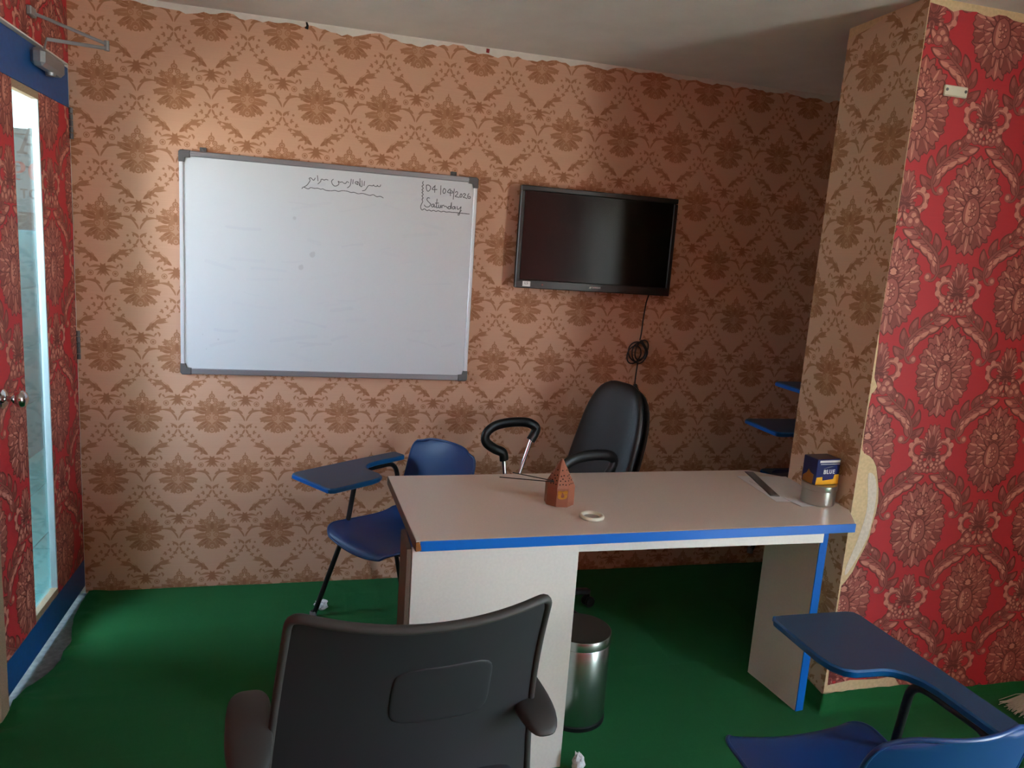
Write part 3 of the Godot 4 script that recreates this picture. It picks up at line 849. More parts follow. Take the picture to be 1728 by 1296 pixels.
func corridor() -> void:
	# the covered passage outside: painted sheets along its far stretch, open to the daylight beside the door and high at its end
	var ox := WX0 - 0.9
	var wall := struct("wall_corridor", mb().span(Vector3(ox - 0.1, 0, -2.8), Vector3(ox, 2.46, 0.35), 0.0).span(Vector3(ox - 0.1, 0, 0.35), Vector3(ox, 1.25, 1.7), 0.0), M.cyan_paint)
	for r in 5:
		for c in 3:
			put("cladding_sheet", mb().span(Vector3(ox, 0.008 + r * 0.375, -2.6 + c * 0.83), Vector3(ox + 0.008, 0.372 + r * 0.375, -1.778 + c * 0.83), 0.002), M.cyan_paint, wall)
	var fl := struct("floor_corridor", mb().span(Vector3(ox, 0.0005, -2.7), Vector3(WX0 - 0.1, 0.002, 1.7), 0.0), M.concrete)
	for c in 3:
		for r in 4:
			put("floor_sheet", mb().span(Vector3(ox + 0.002 + c * 0.267, 0.002, -2.698 + r * 1.1), Vector3(ox + 0.264 + c * 0.267, 0.007, -1.604 + r * 1.1), 0.001), M.cyan_paint, fl)
	struct("ceiling_corridor", mb().span(Vector3(ox - 0.3, 2.46, -2.8), Vector3(WX0 - 0.142, 2.58, 1.8), 0.0), M.ceiling)
	struct("wall_corridor_end", mb().span(Vector3(ox, 0, -2.8), Vector3(WX0 - 0.1, 1.9, -2.7), 0.0).span(Vector3(WX0 - 0.139, 0, -2.7), Vector3(WX0 - 0.04, 2.46, -0.142), 0.0).span(Vector3(ox, 0, 1.7), Vector3(WX0 - 0.142, 2.46, 1.8), 0.0), M.cyan_paint)
	var s := thing("signboard", "grey printed signboard seen through the glass strip of the door", "sign", Vector3(-1.5, 1.509, -1.2))
	put("board", mb().span(Vector3(-0.5, 0.0, -0.03), Vector3(0.62, 0.52, 0), 0.003), M.sign_grey, s)
	put("printed_picture", mb().span(Vector3(-0.49, 0.006, 0.0), Vector3(0.61, 0.095, 0.001), 0.0), M.sign_print, s)
	put("printed_rule", mb().span(Vector3(-0.45, 0.325, 0), Vector3(0.58, 0.331, 0.001), 0.0), M.sign_dark, s)
	put("printed_rule", mb().span(Vector3(-0.49, 0.486, 0), Vector3(0.61, 0.494, 0.001), 0.0), M.sign_dark, s)
	put("post", mb().span(Vector3(0.5, -1.509, -0.07), Vector3(0.54, 0.52, -0.03), 0.002), M.cap_grey, s)
	put("post", mb().span(Vector3(-0.4, -1.509, -0.07), Vector3(-0.36, 0.52, -0.03), 0.002), M.cap_grey, s)
	for q in [["A", -0.045, 0.345, 0.135, M.sign_dark, true], ["PO", -0.085, 0.225, 0.095, M.sign_red, true], ["TO", -0.035, 0.148, 0.05, M.sign_dark, false]]:
		var o := put("lettering", text(q[0], q[3], q[5]), q[4], s)
		o.position = Vector3(q[1], q[2], 0.0006)

func text(t: String, cap: float, serif := false, mono := false) -> TextMesh:
	var f := SystemFont.new()
	f.font_names = PackedStringArray(["Droid Serif" if serif else "Droid Sans"])
	f.font_weight = 700
	var m := TextMesh.new()
	m.text = t
	m.font = f
	m.font_size = 64
	m.pixel_size = cap / 64.0 / 0.72
	m.depth = 0.001
	m.horizontal_alignment = HORIZONTAL_ALIGNMENT_LEFT
	m.vertical_alignment = VERTICAL_ALIGNMENT_BOTTOM
	return m

func carpet() -> void:
	var c := thing("carpet", "dark green carpet laid over the whole floor of the room", "carpet")
	var f := FastNoiseLite.new()
	f.seed = 41
	f.frequency = 2.2
	var edge := [[-0.0, -0.934], [0.12, -0.932], [0.24, -0.925], [0.33, -0.905], [0.40, -0.885], [0.44, -0.878], [0.50, -0.884], [0.56, -0.876], [0.62, -0.882], [0.68, -0.90], [0.73, -0.93], [0.78, -0.936], [5.0, -0.936]]
	var rows := []
	var nz := 120
	for i in nz + 1:
		var z := 1.3 * i / 70.0 if i < 70 else lerpf(1.3, WZ1 - 0.002, (i - 70) / 50.0)
		var xl := -0.936
		for k in edge.size() - 1:
			if z >= edge[k][0] and z <= edge[k + 1][0]:
				xl = lerpf(edge[k][1], edge[k + 1][1], (z - edge[k][0]) / (edge[k + 1][0] - edge[k][0]))
		xl += 0.004 * f.get_noise_1d(z * 9.0) if z < 0.85 else 0.0
		var row := []
		var nx := 90
		for j in nx + 1:
			var t := float(j) / nx
			var x := lerpf(xl, WX1 - 0.002, t * t * 0.55 + t * 0.45)
			if z > PZ0 - 0.012 and z < PZ1 + 0.012 and x > PX - 0.012: x = minf(x, PX - 0.012) if z > PZ0 and z < PZ1 else x
			var d := x - xl
			var y := 0.006 + 0.0025 * (f.get_noise_2d(x * 2.0, z * 2.0) + 1.0)
			if z < 1.0:
				y += 0.016 * exp(-pow((d - 0.035) / 0.035, 2)) * maxf(0.0, 0.4 + f.get_noise_2d(x * 3.0 + 9.0, z * 4.5))
			y += 0.012 * exp(-pow((z - 0.82 + (x + 0.94) * 0.05) / 0.02, 2)) * exp(-maxf(0.0, x + 0.9) / 0.12)
			row.append(Vector3(x, y, z))
		rows.append(row)
	var b := mb()
	b.grid(rows, false, true)
	var low := []
	for r in rows:
		low.append([r[0], Vector3(r[0].x, 0.0005, r[0].z)])
	b.grid(low, false, true)
	put("pile_surface", b, M.carpet, c)
	# the carpet runs up the foot of the partition
	var path := [Vector3(PX - 0.004, 0, PZ0), Vector3(PX - 0.006, 0, PZ0 + 0.2), Vector3(PX - 0.012, 0, PZ1 + 0.004), Vector3(PX - 0.004, 0, PZ1 + 0.016), Vector3(PX + 0.03, 0, PZ1 + 0.012)]
	for i in 40: path.append(Vector3(PX + 0.05 + i * 0.0258, 0, PZ1 + 0.006 + 0.004 * f.get_noise_1d(i * 0.7)))
	var up := []
	for i in path.size():
		var p: Vector3 = path[i]
		var out := Vector3(-1, 0, 0) if i < 2 else (Vector3(-0.7, 0, 0.7) if i < 4 else Vector3(0, 0, 1))
		var h := 0.078 + 0.006 * f.get_noise_1d(i * 0.9 + 40.0)
		if i < 3: h = 0.075 + 0.02 * (2 - i) * 0.5
		if p.x > 2.15: h = lerpf(0.078, 0.045, clampf((p.x - 2.15) / 0.2, 0, 1)) + 0.004 * f.get_noise_1d(i * 0.9)
		up.append([p + Vector3(0, h, 0) - out * 0.004, p + Vector3(0, h, 0), p + Vector3(0, h * 0.5, 0) + out * 0.002, p + Vector3(0, 0.02, 0) + out * 0.008, p + Vector3(0, 0.010, 0) + out * 0.02, p + Vector3(0, 0.0085, 0) + out * 0.045])
	var u := mb()
	u.grid(up, false, false)
	struct("baseboard_partition", u, M.carpet).set_meta("label", "green carpet turned up against the foot of the red wall")

func desk() -> void:
	var d := thing("desk", "long cream office desk with blue front edging and a white pedestal", "desk")
	var y0 := DESK - 0.03
	var flat := Transform3D(Basis(Vector3(1, 0, 0), Vector3(0, 0, 1), Vector3(0, -1, 0)), Vector3(0, DESK, 0))
	var out := [Vector2(0.244, 0.812), Vector2(0.27, 1.405), Vector2(1.712, 1.373), Vector2(1.7885, 1.247), Vector2(1.7885, 0.875), Vector2(1.683, 0.777)]
	put("desktop", mb().prism(out, 0.03, 0.0015, flat), M.desktop, d)
	var ang := atan2(0.032, 1.442)
	var ed := Transform3D(Basis(Vector3.UP, ang), Vector3(0.991, DESK - 0.0155, 1.3895))
	put("edge_band", mb().box(Vector3(0.006, 0, 0), Vector3(1.432, 0.029, 0.005), 0.0008, ed), M.edge_blue, d)
	put("edge_band", mb().box(Vector3(0, 0, 0), Vector3(0.592, 0.028, 0.003), 0.0006, Transform3D(Basis(Vector3.UP, PI / 2 + 0.044), Vector3(0.2565, DESK - 0.0155, 1.1085))), M.raw_edge, d)
	put("chipped_corner", mb().prism([Vector2(0, 0), Vector2(0.016, 0.002), Vector2(0.014, 0.016), Vector2(0.008, 0.027), Vector2(-0.001, 0.025)], 0.006, 0.001, Transform3D(Basis(Vector3.UP, ang), Vector3(0.2695, DESK - 0.0295, 1.4025))), M.chip, d)
	put("pedestal_panel", mb().span(Vector3(0.262, 0.0, 1.372), Vector3(0.752, y0, 1.39), 0.0015), M.panel, d)
	put("pedestal_side", mb().span(Vector3(0.247, 0.0, 1.236), Vector3(0.2615, y0, 1.388), 0.0015), M.raw_edge, d)
	put("pedestal_side", mb().span(Vector3(0.734, 0.0, 1.236), Vector3(0.751, y0, 1.3715), 0.0015), M.panel, d)
	put("apron_rail", mb().span(Vector3(0.7525, y0 - 0.034, 1.352), Vector3(1.60, y0 - 0.0005, 1.372), 0.0015), M.panel, d)
	put("rear_rail", mb().span(Vector3(0.29, y0 - 0.05, 0.84), Vector3(1.64, y0 - 0.0005, 0.856), 0.0015), M.panel, d)
	var lt := Transform3D(Basis(Vector3.UP, 0.115), Vector3(1.691, 0, 1.115))
	put("leg_panel", mb().box(Vector3(0, y0 / 2, -0.005), Vector3(0.03, y0 - 0.001, 0.262), 0.0012, lt), M.panel, d)
	put("edge_band", mb().box(Vector3(0.002, y0 / 2, 0.129), Vector3(0.034, y0 - 0.001, 0.004), 0.0008, lt), M.edge_blue, d)

func whiteboard() -> void:
	var x0 := -0.556
	var x1 := 0.662
	var ya := 0.973
	var yb := 1.879
	var w := thing("whiteboard", "large white dry-wipe board with a date and script, hung on the papered wall", "whiteboard", Vector3((x0 + x1) / 2, ya, 0.0015))
	var W := x1 - x0
	var H := yb - ya
	var p := mb()
	p.span(Vector3(-W / 2 + 0.006, 0.006, 0.0), Vector3(W / 2 - 0.006, H - 0.006, 0.012), 0.0)
	put("backing", p, M.cap_grey, w)
	var s := mb()
	s.face([Vector3(-W / 2 + 0.008, 0.008, 0.0125), Vector3(W / 2 - 0.008, 0.008, 0.0125), Vector3(W / 2 - 0.008, H - 0.008, 0.0125), Vector3(-W / 2 + 0.008, H - 0.008, 0.0125)], Vector3(0, H / 2, -1), [Vector2(0, 1), Vector2(1, 1), Vector2(1, 0), Vector2(0, 0)])
	put("writing_surface", s, M.board, w)
	put("frame_rail", mb().span(Vector3(-W / 2 + 0.01, H - 0.022, 0.002), Vector3(W / 2 - 0.01, H, 0.02), 0.003).span(Vector3(-W / 2 + 0.01, H - 0.012, 0.018), Vector3(W / 2 - 0.01, H - 0.009, 0.0215), 0.0005), M.alu, w)
	put("frame_rail", mb().span(Vector3(-W / 2 + 0.01, 0, 0.002), Vector3(W / 2 - 0.01, 0.024, 0.02), 0.003), M.alu, w)
	for sx in [-1.0, 1.0]:
		put("frame_rail", mb().box(Vector3(sx * (W / 2 - 0.008), H / 2, 0.011), Vector3(0.016, H - 0.02, 0.018), 0.003), M.alu_white, w)
		for sy in [0, 1]:
			var y: float = H if sy else 0.0
			var d: float = -1.0 if sy else 1.0
			var cap := []
			for q in [[0.006, -0.0015], [0.042, -0.0015], [0.042, 0.026], [0.024, 0.028], [0.02, 0.045], [-0.0015, 0.045], [-0.0015, 0.006]]:
				cap.append(Vector2(sx * (W / 2 - q[0]), y + d * q[1]))
			put("corner_cap", mb().prism(cap, 0.0235, 0.003), M.cap_grey, w)
	for x in [-0.52, 0.5]:
		put("hanging_screw", mb().box(Vector3(x, H + 0.009, 0.006), Vector3(0.026, 0.018, 0.005), 0.002).lathe([Vector2(0, 0), Vector2(0.006, 0), Vector2(0.005, 0.004), Vector2(0, 0.005)], 12, Transform3D(Basis(Vector3.RIGHT, PI / 2), Vector3(x, H + 0.01, 0.008))), M.cap_grey, w)

func television() -> void:
	var x0 := 0.846
	var W := 0.758
	var y0 := 1.414
	var H := 0.449
	var t := thing("television", "black flat television switched off, hung beside the whiteboard", "television", Vector3(x0 + W / 2, y0, 0.0015))
	put("wall_mount", mb().span(Vector3(-0.16, 0.1, 0.0), Vector3(0.16, 0.34, 0.03), 0.003), M.black_plastic, t)
	put("housing", mb().span(Vector3(-W / 2 + 0.004, 0.004, 0.045), Vector3(W / 2 - 0.004, H - 0.004, 0.068), 0.004).span(Vector3(-0.3, 0.04, 0.0305), Vector3(0.3, 0.36, 0.046), 0.01), M.tv_black, t)
	put("screen", mb().span(Vector3(-W / 2 + 0.02, 0.038, 0.0682), Vector3(W / 2 - 0.02, H - 0.022, 0.0716), 0.0004), M.screen, t)
	put("bezel", mb().span(Vector3(-W / 2, H - 0.022, 0.046), Vector3(W / 2, H, 0.078), 0.003), M.tv_black, t)
	put("bezel", mb().span(Vector3(-W / 2, 0.0, 0.046), Vector3(W / 2, 0.038, 0.078), 0.003), M.tv_black, t)
	for s in [-1.0, 1.0]:
		put("bezel", mb().box(Vector3(s * (W / 2 - 0.01), H / 2, 0.062), Vector3(0.02, H - 0.05, 0.032), 0.003), M.tv_black, t)
	var l := put("lettering", text("SANSUI", 0.0085), M.print_white, t)
	l.position = Vector3(-0.013, 0.013, 0.0785)
	put("emblem", mb().prism([Vector2(-0.028, 0.014), Vector2(-0.018, 0.014), Vector2(-0.014, 0.0235), Vector2(-0.024, 0.0235)], 0.001, 0.0002, Transform3D(Basis(), Vector3(0, 0, 0.078))), M.print_white, t)
	var st := put("sticker", mb().span(Vector3(-0.345, 0.008, 0.078), Vector3(-0.309, 0.031, 0.0786), 0.0), M.print_white, t)
	var n := put("lettering", text("LS", 0.012), M.print_grey, st)
	n.position = Vector3(-0.337, 0.013, 0.0788)
	put("indicator_lamp", mb().lathe([Vector2(0, 0), Vector2(0.004, 0), Vector2(0.0035, 0.0015), Vector2(0, 0.002)], 12, Transform3D(Basis(Vector3.RIGHT, PI / 2), Vector3(-0.252, 0.019, 0.078))), mat(Color(0.5, 0.2, 0.15), 0.4), t)
	# lead hanging below
	var c := thing("power_lead", "black power lead looped in a coil, hanging under the television", "cable", Vector3(1.505, 0.93, 0.0))
	put("cord", mb().tube(curve([Vector3(0.008, 0.482, 0.05), Vector3(0.009, 0.445, 0.028), Vector3(0.008, 0.36, 0.014), Vector3(0.007, 0.30, 0.012), Vector3(0.002, 0.262, 0.013)], 6), 0.0035, 8), M.black_plastic, c)
	var loops := [[-0.008, 0.205, 0.044, 0.048, 0.3], [-0.024, 0.19, 0.034, 0.045, -0.4], [0.012, 0.215, 0.03, 0.05, -0.35], [0.0, 0.2, 0.038, 0.05, 0.1]]
	for i in loops.size():
		var q = loops[i]
		var pts := []
		for k in 28:
			var a := TAU * k / 28
			pts.append(Vector3(q[0], q[1], 0.013 + 0.004 * i) + Vector3(cos(a) * q[2], sin(a) * q[3], 0.002 * sin(a * 2.0)).rotated(Vector3.BACK, q[4]))
		put("coil", mb().tube(pts, 0.0034, 8, true), M.black_plastic, c)
	put("coil_tie", mb().tube(curve([Vector3(0.004, 0.262, 0.018), Vector3(0.022, 0.235, 0.028), Vector3(0.04, 0.205, 0.024), Vector3(0.033, 0.172, 0.018)], 5), 0.007, 8), M.black_plastic, c)
	put("cord", mb().tube(curve([Vector3(0.0, 0.155, 0.02), Vector3(0.0, 0.11, 0.012), Vector3(-0.002, 0.06, 0.012), Vector3(0.0, 0.035, 0.014)], 5), 0.0035, 8), M.black_plastic, c)
	put("plug", mb().prism(curve([Vector2(-0.005, 0.045), Vector2(0.006, 0.045), Vector2(0.012, 0.03), Vector2(0.02, 0.018), Vector2(0.016, 0.004), Vector2(0.002, 0.0), Vector2(-0.014, 0.004), Vector2(-0.018, 0.018), Vector2(-0.01, 0.03)], 4, true), 0.02, 0.004, Transform3D(Basis(), Vector3(0, 0, 0.005))).tube([Vector3(-0.004, 0.004, 0.014), Vector3(-0.005, -0.014, 0.014)], 0.0025, 8).tube([Vector3(0.008, 0.004, 0.014), Vector3(0.009, -0.014, 0.014)], 0.0025, 8), M.black_plastic, c)

# student chair: the sitter looks along -z, the writing tablet is on the sitter's right
func shell_point(u: float, v: float, off := 0.0) -> Vector3:
	var prof := [Vector2(-0.225, 0.372), Vector2(-0.21, 0.395), Vector2(-0.17, 0.404), Vector2(-0.08, 0.398), Vector2(0.02, 0.391), Vector2(0.11, 0.393), Vector2(0.17, 0.417), Vector2(0.205, 0.465), Vector2(0.228, 0.53), Vector2(0.248, 0.61), Vector2(0.265, 0.68), Vector2(0.282, 0.735)]
	var s := v * (prof.size() - 1)
	var i := mini(int(s), prof.size() - 2)
	var t := s - i
	var a: Vector2 = prof[maxi(i - 1, 0)]
	var b: Vector2 = prof[i]
	var c: Vector2 = prof[i + 1]
	var d: Vector2 = prof[mini(i + 2, prof.size() - 1)]
	var q := 0.5 * ((2.0 * b) + (c - a) * t + (2.0 * a - 5.0 * b + 4.0 * c - d) * t * t + (3.0 * b - a - 3.0 * c + d) * t * t * t)
	var w := 0.205 if v < 0.45 else lerpf(0.205, 0.188, (v - 0.45) / 0.55)
	if v > 0.5: w -= 0.012 * sin(PI * clampf((v - 0.42) / 0.3, 0, 1))
	if v < 0.3 and q.x < -0.16: w -= 0.065 - sqrt(maxf(0.0, 0.065 * 0.065 - pow(clampf(-0.16 - q.x, 0.0, 0.065), 2)))
	if v > 0.9: w -= 0.05 * (1.0 - sqrt(1.0 - pow((v - 0.9) / 0.1, 2)))
	var seat := 1.0 - smoothstep(0.5, 0.68, v)
	var y := q.y + 0.018 * u * u * seat - 0.012 * (1.0 - u * u) * seat * smoothstep(0.05, 0.3, v)
	var z := q.x - 0.035 * u * u * (1.0 - seat) - 0.0 * off
	if v > 0.86: y -= 0.012 * pow(absf(u), 6) * (v - 0.86) / 0.14
	return Vector3(u * w, y, z)

func make_tablet_chair(label: String) -> Node3D:
	var t := thing("tablet_chair", label, "chair", Vector3.ZERO, 0.0, "blue tablet-arm student chairs")
	var nu := 20
	var nv := 44
	var topg := []
	var botg := []
	for i in nv + 1:
		var v := float(i) / nv
		var r1 := []
		var r2 := []
		for j in nu + 1:
			var u := 2.0 * j / nu - 1.0
			var p := shell_point(u, v)
			var e := 0.01
			var du := shell_point(minf(u + e, 1), v) - shell_point(maxf(u - e, -1), v)
			var dv := shell_point(u, minf(v + e, 1)) - shell_point(u, maxf(v - e, 0))
			var n := dv.cross(du).normalized()
			if n.dot(Vector3(0, 1, -0.6)) < 0.0: n = -n
			r1.append(p + n * 0.003); r2.append(p - n * 0.003)
		topg.append(r1); botg.append(r2)
	var sh := mb()
	sh.grid(topg, false, true)
	sh.grid(botg, false, false)
	var rim := []
	for j in nu: rim.append((topg[0][j] + botg[0][j]) / 2)
	for i in nv: rim.append((topg[i][nu] + botg[i][nu]) / 2)
	for j in nu: rim.append((topg[nv][nu - j] + botg[nv][nu - j]) / 2)
	for i in nv: rim.append((topg[nv - i][0] + botg[nv - i][0]) / 2)
	var clean := [rim[0]]
	for p in rim:
		if p.distance_to(clean[clean.size() - 1]) > 0.004 and p.distance_to(rim[0]) > 0.004: clean.append(p)
	sh.tube(clean, 0.0052, 8, true)
	put("seat_shell", sh, M.shell_blue, t)
	# writing tablet
	var ol := [Vector2(-0.012, -0.325), Vector2(-0.002, -0.342), Vector2(0.02, -0.347), Vector2(0.22, -0.347), Vector2(0.244, -0.34), Vector2(0.252, -0.32), Vector2(0.258, -0.05), Vector2(0.258, 0.175), Vector2(0.25, 0.188), Vector2(0.19, 0.188), Vector2(0.18, 0.178), Vector2(0.178, 0.02), Vector2(0.172, -0.015), Vector2(0.155, -0.045), Vector2(0.135, -0.062), Vector2(0.11, -0.07), Vector2(0.04, -0.072), Vector2(0.015, -0.082), Vector2(-0.004, -0.11), Vector2(-0.012, -0.15)]
	var fl := Transform3D(Basis(Vector3(1, 0, 0), Vector3(0, 0, 1), Vector3(0, -1, 0)), Vector3(0, 0.655, 0))
	var tb := put("writing_tablet", mb().prism(ol, 0.02, 0.004, fl), M.tablet_edge, t)
	var inset: Array = Array(Geometry2D.offset_polygon(PackedVector2Array(ol), -0.0045)[0])
	put("top_laminate", mb().prism(inset, 0.0008, 0.0002, Transform3D(fl.basis, Vector3(0, 0.6556, 0))), M.tablet, tb)
	put("edge_strip", mb().span(Vector3(0.0, 0.6375, -0.3485), Vector3(0.235, 0.6515, -0.3465), 0.0008), M.edge_blue, tb)
	# frame
	put("front_leg", mb().tube(bent([Vector3(0.265, 0.0, -0.215), Vector3(0.205, 0.39, -0.10), Vector3(0.195, 0.622, -0.065), Vector3(0.205, 0.622, 0.15), Vector3(0.20, 0.43, 0.19)], 0.05), 0.0105, 10), M.black_tube, t)
	put("front_leg", mb().tube(bent([Vector3(-0.225, 0.0, -0.19), Vector3(-0.18, 0.372, -0.10), Vector3(-0.1, 0.375, -0.095)], 0.03), 0.0105, 10), M.black_tube, t)
	put("rear_leg", mb().tube(bent([Vector3(0.215, 0.0, 0.23), Vector3(0.185, 0.367, 0.12), Vector3(-0.185, 0.367, 0.12), Vector3(-0.215, 0.0, 0.23)], 0.035), 0.0105, 10), M.black_tube, t)
	put("seat_rail", mb().tube([Vector3(-0.12, 0.372, -0.11), Vector3(-0.12, 0.369, 0.12)], 0.009, 8).tube([Vector3(0.12, 0.372, -0.11), Vector3(0.12, 0.369, 0.12)], 0.009, 8).tube([Vector3(-0.19, 0.374, -0.095), Vector3(0.2, 0.374, -0.095)], 0.009, 8), M.black_tube, t)
	for q in [[0.265, -0.215], [-0.225, -0.19], [0.215, 0.23], [-0.215, 0.23]]:
		put("foot_cap", mb().lathe([Vector2(0, 0), Vector2(0.014, 0), Vector2(0.014, 0.022), Vector2(0.011, 0.026)], 14, Transform3D(Basis(), Vector3(q[0], 0, q[1]))), M.print_grey, t)
	return t

func tablet_chairs() -> void:
	var a := make_tablet_chair("blue plastic tablet-arm chair behind the desk, under the whiteboard")
	a.position = Vector3(0.33, 0.008, 0.43)
	a.rotation.y = deg_to_rad(125)
	for q in [[Vector3(1.185, 0.008, 2.075), 0.0, "blue plastic tablet-arm chair in the foreground, before the red wall"], [Vector3(2.33, 0.008, 0.66), 90.0, "blue tablet-arm chair at the bottom of the stack in the dark recess"], [Vector3(2.215, 0.245, 0.665), 90.0, "blue tablet-arm chair in the middle of the stack in the dark recess"], [Vector3(2.345, 0.42, 0.665), 90.0, "topmost blue tablet-arm chair of the stack in the dark recess"]]:
		var c: Node3D = a.duplicate()
		c.name = numbered("tablet_chair")
		add_child(c)
		c.position = q[0]
		c.rotation.y = deg_to_rad(q[1])
		c.set_meta("label", q[2])

func star_base(t: Node3D, R := 0.29) -> void:
	for i in 5:
		var a := TAU * i / 5 + 0.3
		var d := Vector3(cos(a), 0, sin(a))
		put("base_leg", mb().tube([d * 0.03 + Vector3(0, 0.105, 0), d * 0.15 + Vector3(0, 0.098, 0), d * (R - 0.01) + Vector3(0, 0.075, 0)], 0.019, 10, false, 0.014), M.black_plastic, t)
		var side := Vector3(-d.z, 0, d.x)
		var ax := Basis(d, side, d.cross(side))
		var cs := mb()
		for s in [-1.0, 1.0]:
			cs.lathe([Vector2(0, -0.008), Vector2(0.022, -0.008), Vector2(0.025, -0.004), Vector2(0.025, 0.004), Vector2(0.022, 0.008), Vector2(0, 0.008)], 18, Transform3D(ax, d * R + Vector3(0, 0.026, 0) + side * s * 0.014))
		cs.tube([d * R + Vector3(0, 0.03, 0), d * R + Vector3(0, 0.08, 0)], 0.008, 8)
		put("caster", cs, M.black_plastic, t)
	put("gas_column", mb().lathe([Vector2(0.0, 0.07), Vector2(0.035, 0.07), Vector2(0.03, 0.13), Vector2(0.026, 0.13), Vector2(0.026, 0.26), Vector2(0.014, 0.262), Vector2(0.014, 0.42), Vector2(0, 0.42)], 20), M.black_plastic, t)

func leather_chair() -> void:
	var t := thing("executive_chair", "black leather office chair with loop arms, behind the desk", "chair", Vector3(0.945, 0.008, 0.47), deg_to_rad(108))
	# sitter looks along -z
	star_base(t, 0.28)
	put("seat_plate", mb().box(Vector3(0, 0.43, 0.0), Vector3(0.22, 0.03, 0.26), 0.006), M.black_plastic, t)
	put("seat_cushion", mb().pillow(0.48, 0.47, 0.11, func(x: float, y: float, z: float) -> Vector3: return Vector3(x, 0.495 + z - 0.015 * pow(absf(y) / 0.235, 3.0) * (1.0 if y < 0 else 0.0), y - 0.01), 4.0), M.leather, t)
	var back := func(x: float, y: float, z: float) -> Vector3:   # y up the back from its middle; narrows to a rounded head
		var k := 1.0 - 0.2 * pow(clampf((y + 0.3) / 0.6, 0, 1), 2.0)
		var lean := 0.25 + 0.16 * (y + 0.26) + 0.03 * sin((y + 0.1) * 5.0)
		return Vector3(x * k, 0.755 + y, lean - z - 0.32 * x * x)
	put("backrest", mb().pillow(0.425, 0.56, 0.085, back, 3.2, 12, 56, 2.6), M.leather, t)
	put("back_shell", mb().pillow(0.44, 0.52, 0.03, func(x: float, y: float, z: float) -> Vector3: return back.call(x, y, z - 0.034), 3.2), M.black_plastic, t)
	put("back_bar", mb().tube(bent([Vector3(0, 0.425, 0.05), Vector3(0, 0.425, 0.27), Vector3(0, 0.60, 0.335)], 0.07), 0.03, 12, false, 0.012), M.black_plastic, t)
	for s in [-1.0, 1.0]:
		var x: float = s * 0.275
		var loop := curve([Vector3(x, 0.645, -0.05), Vector3(x, 0.68, -0.06), Vector3(x * 1.03, 0.70, -0.10), Vector3(x * 1.03, 0.735, -0.145), Vector3(x * 1.03, 0.775, -0.145), Vector3(x * 1.03, 0.805, -0.10), Vector3(x * 1.03, 0.815, -0.02), Vector3(x * 1.03, 0.808, 0.065), Vector3(x, 0.785, 0.108), Vector3(x, 0.755, 0.105), Vector3(x, 0.725, 0.085)], 6)
		put("arm_loop", mb().tube(loop, 0.022, 14, false, 0.014), M.black_plastic, t)
		put("arm_strut", mb().tube([Vector3(x, 0.735, 0.09), Vector3(x * 0.97, 0.50, 0.005), Vector3(x * 0.6, 0.42, -0.01)], 0.0095, 10), M.chrome, t)
		put("arm_strut", mb().tube([Vector3(x, 0.655, -0.053), Vector3(x * 0.97, 0.50, -0.035), Vector3(x * 0.6, 0.42, -0.05)], 0.0095, 10), M.chrome, t)

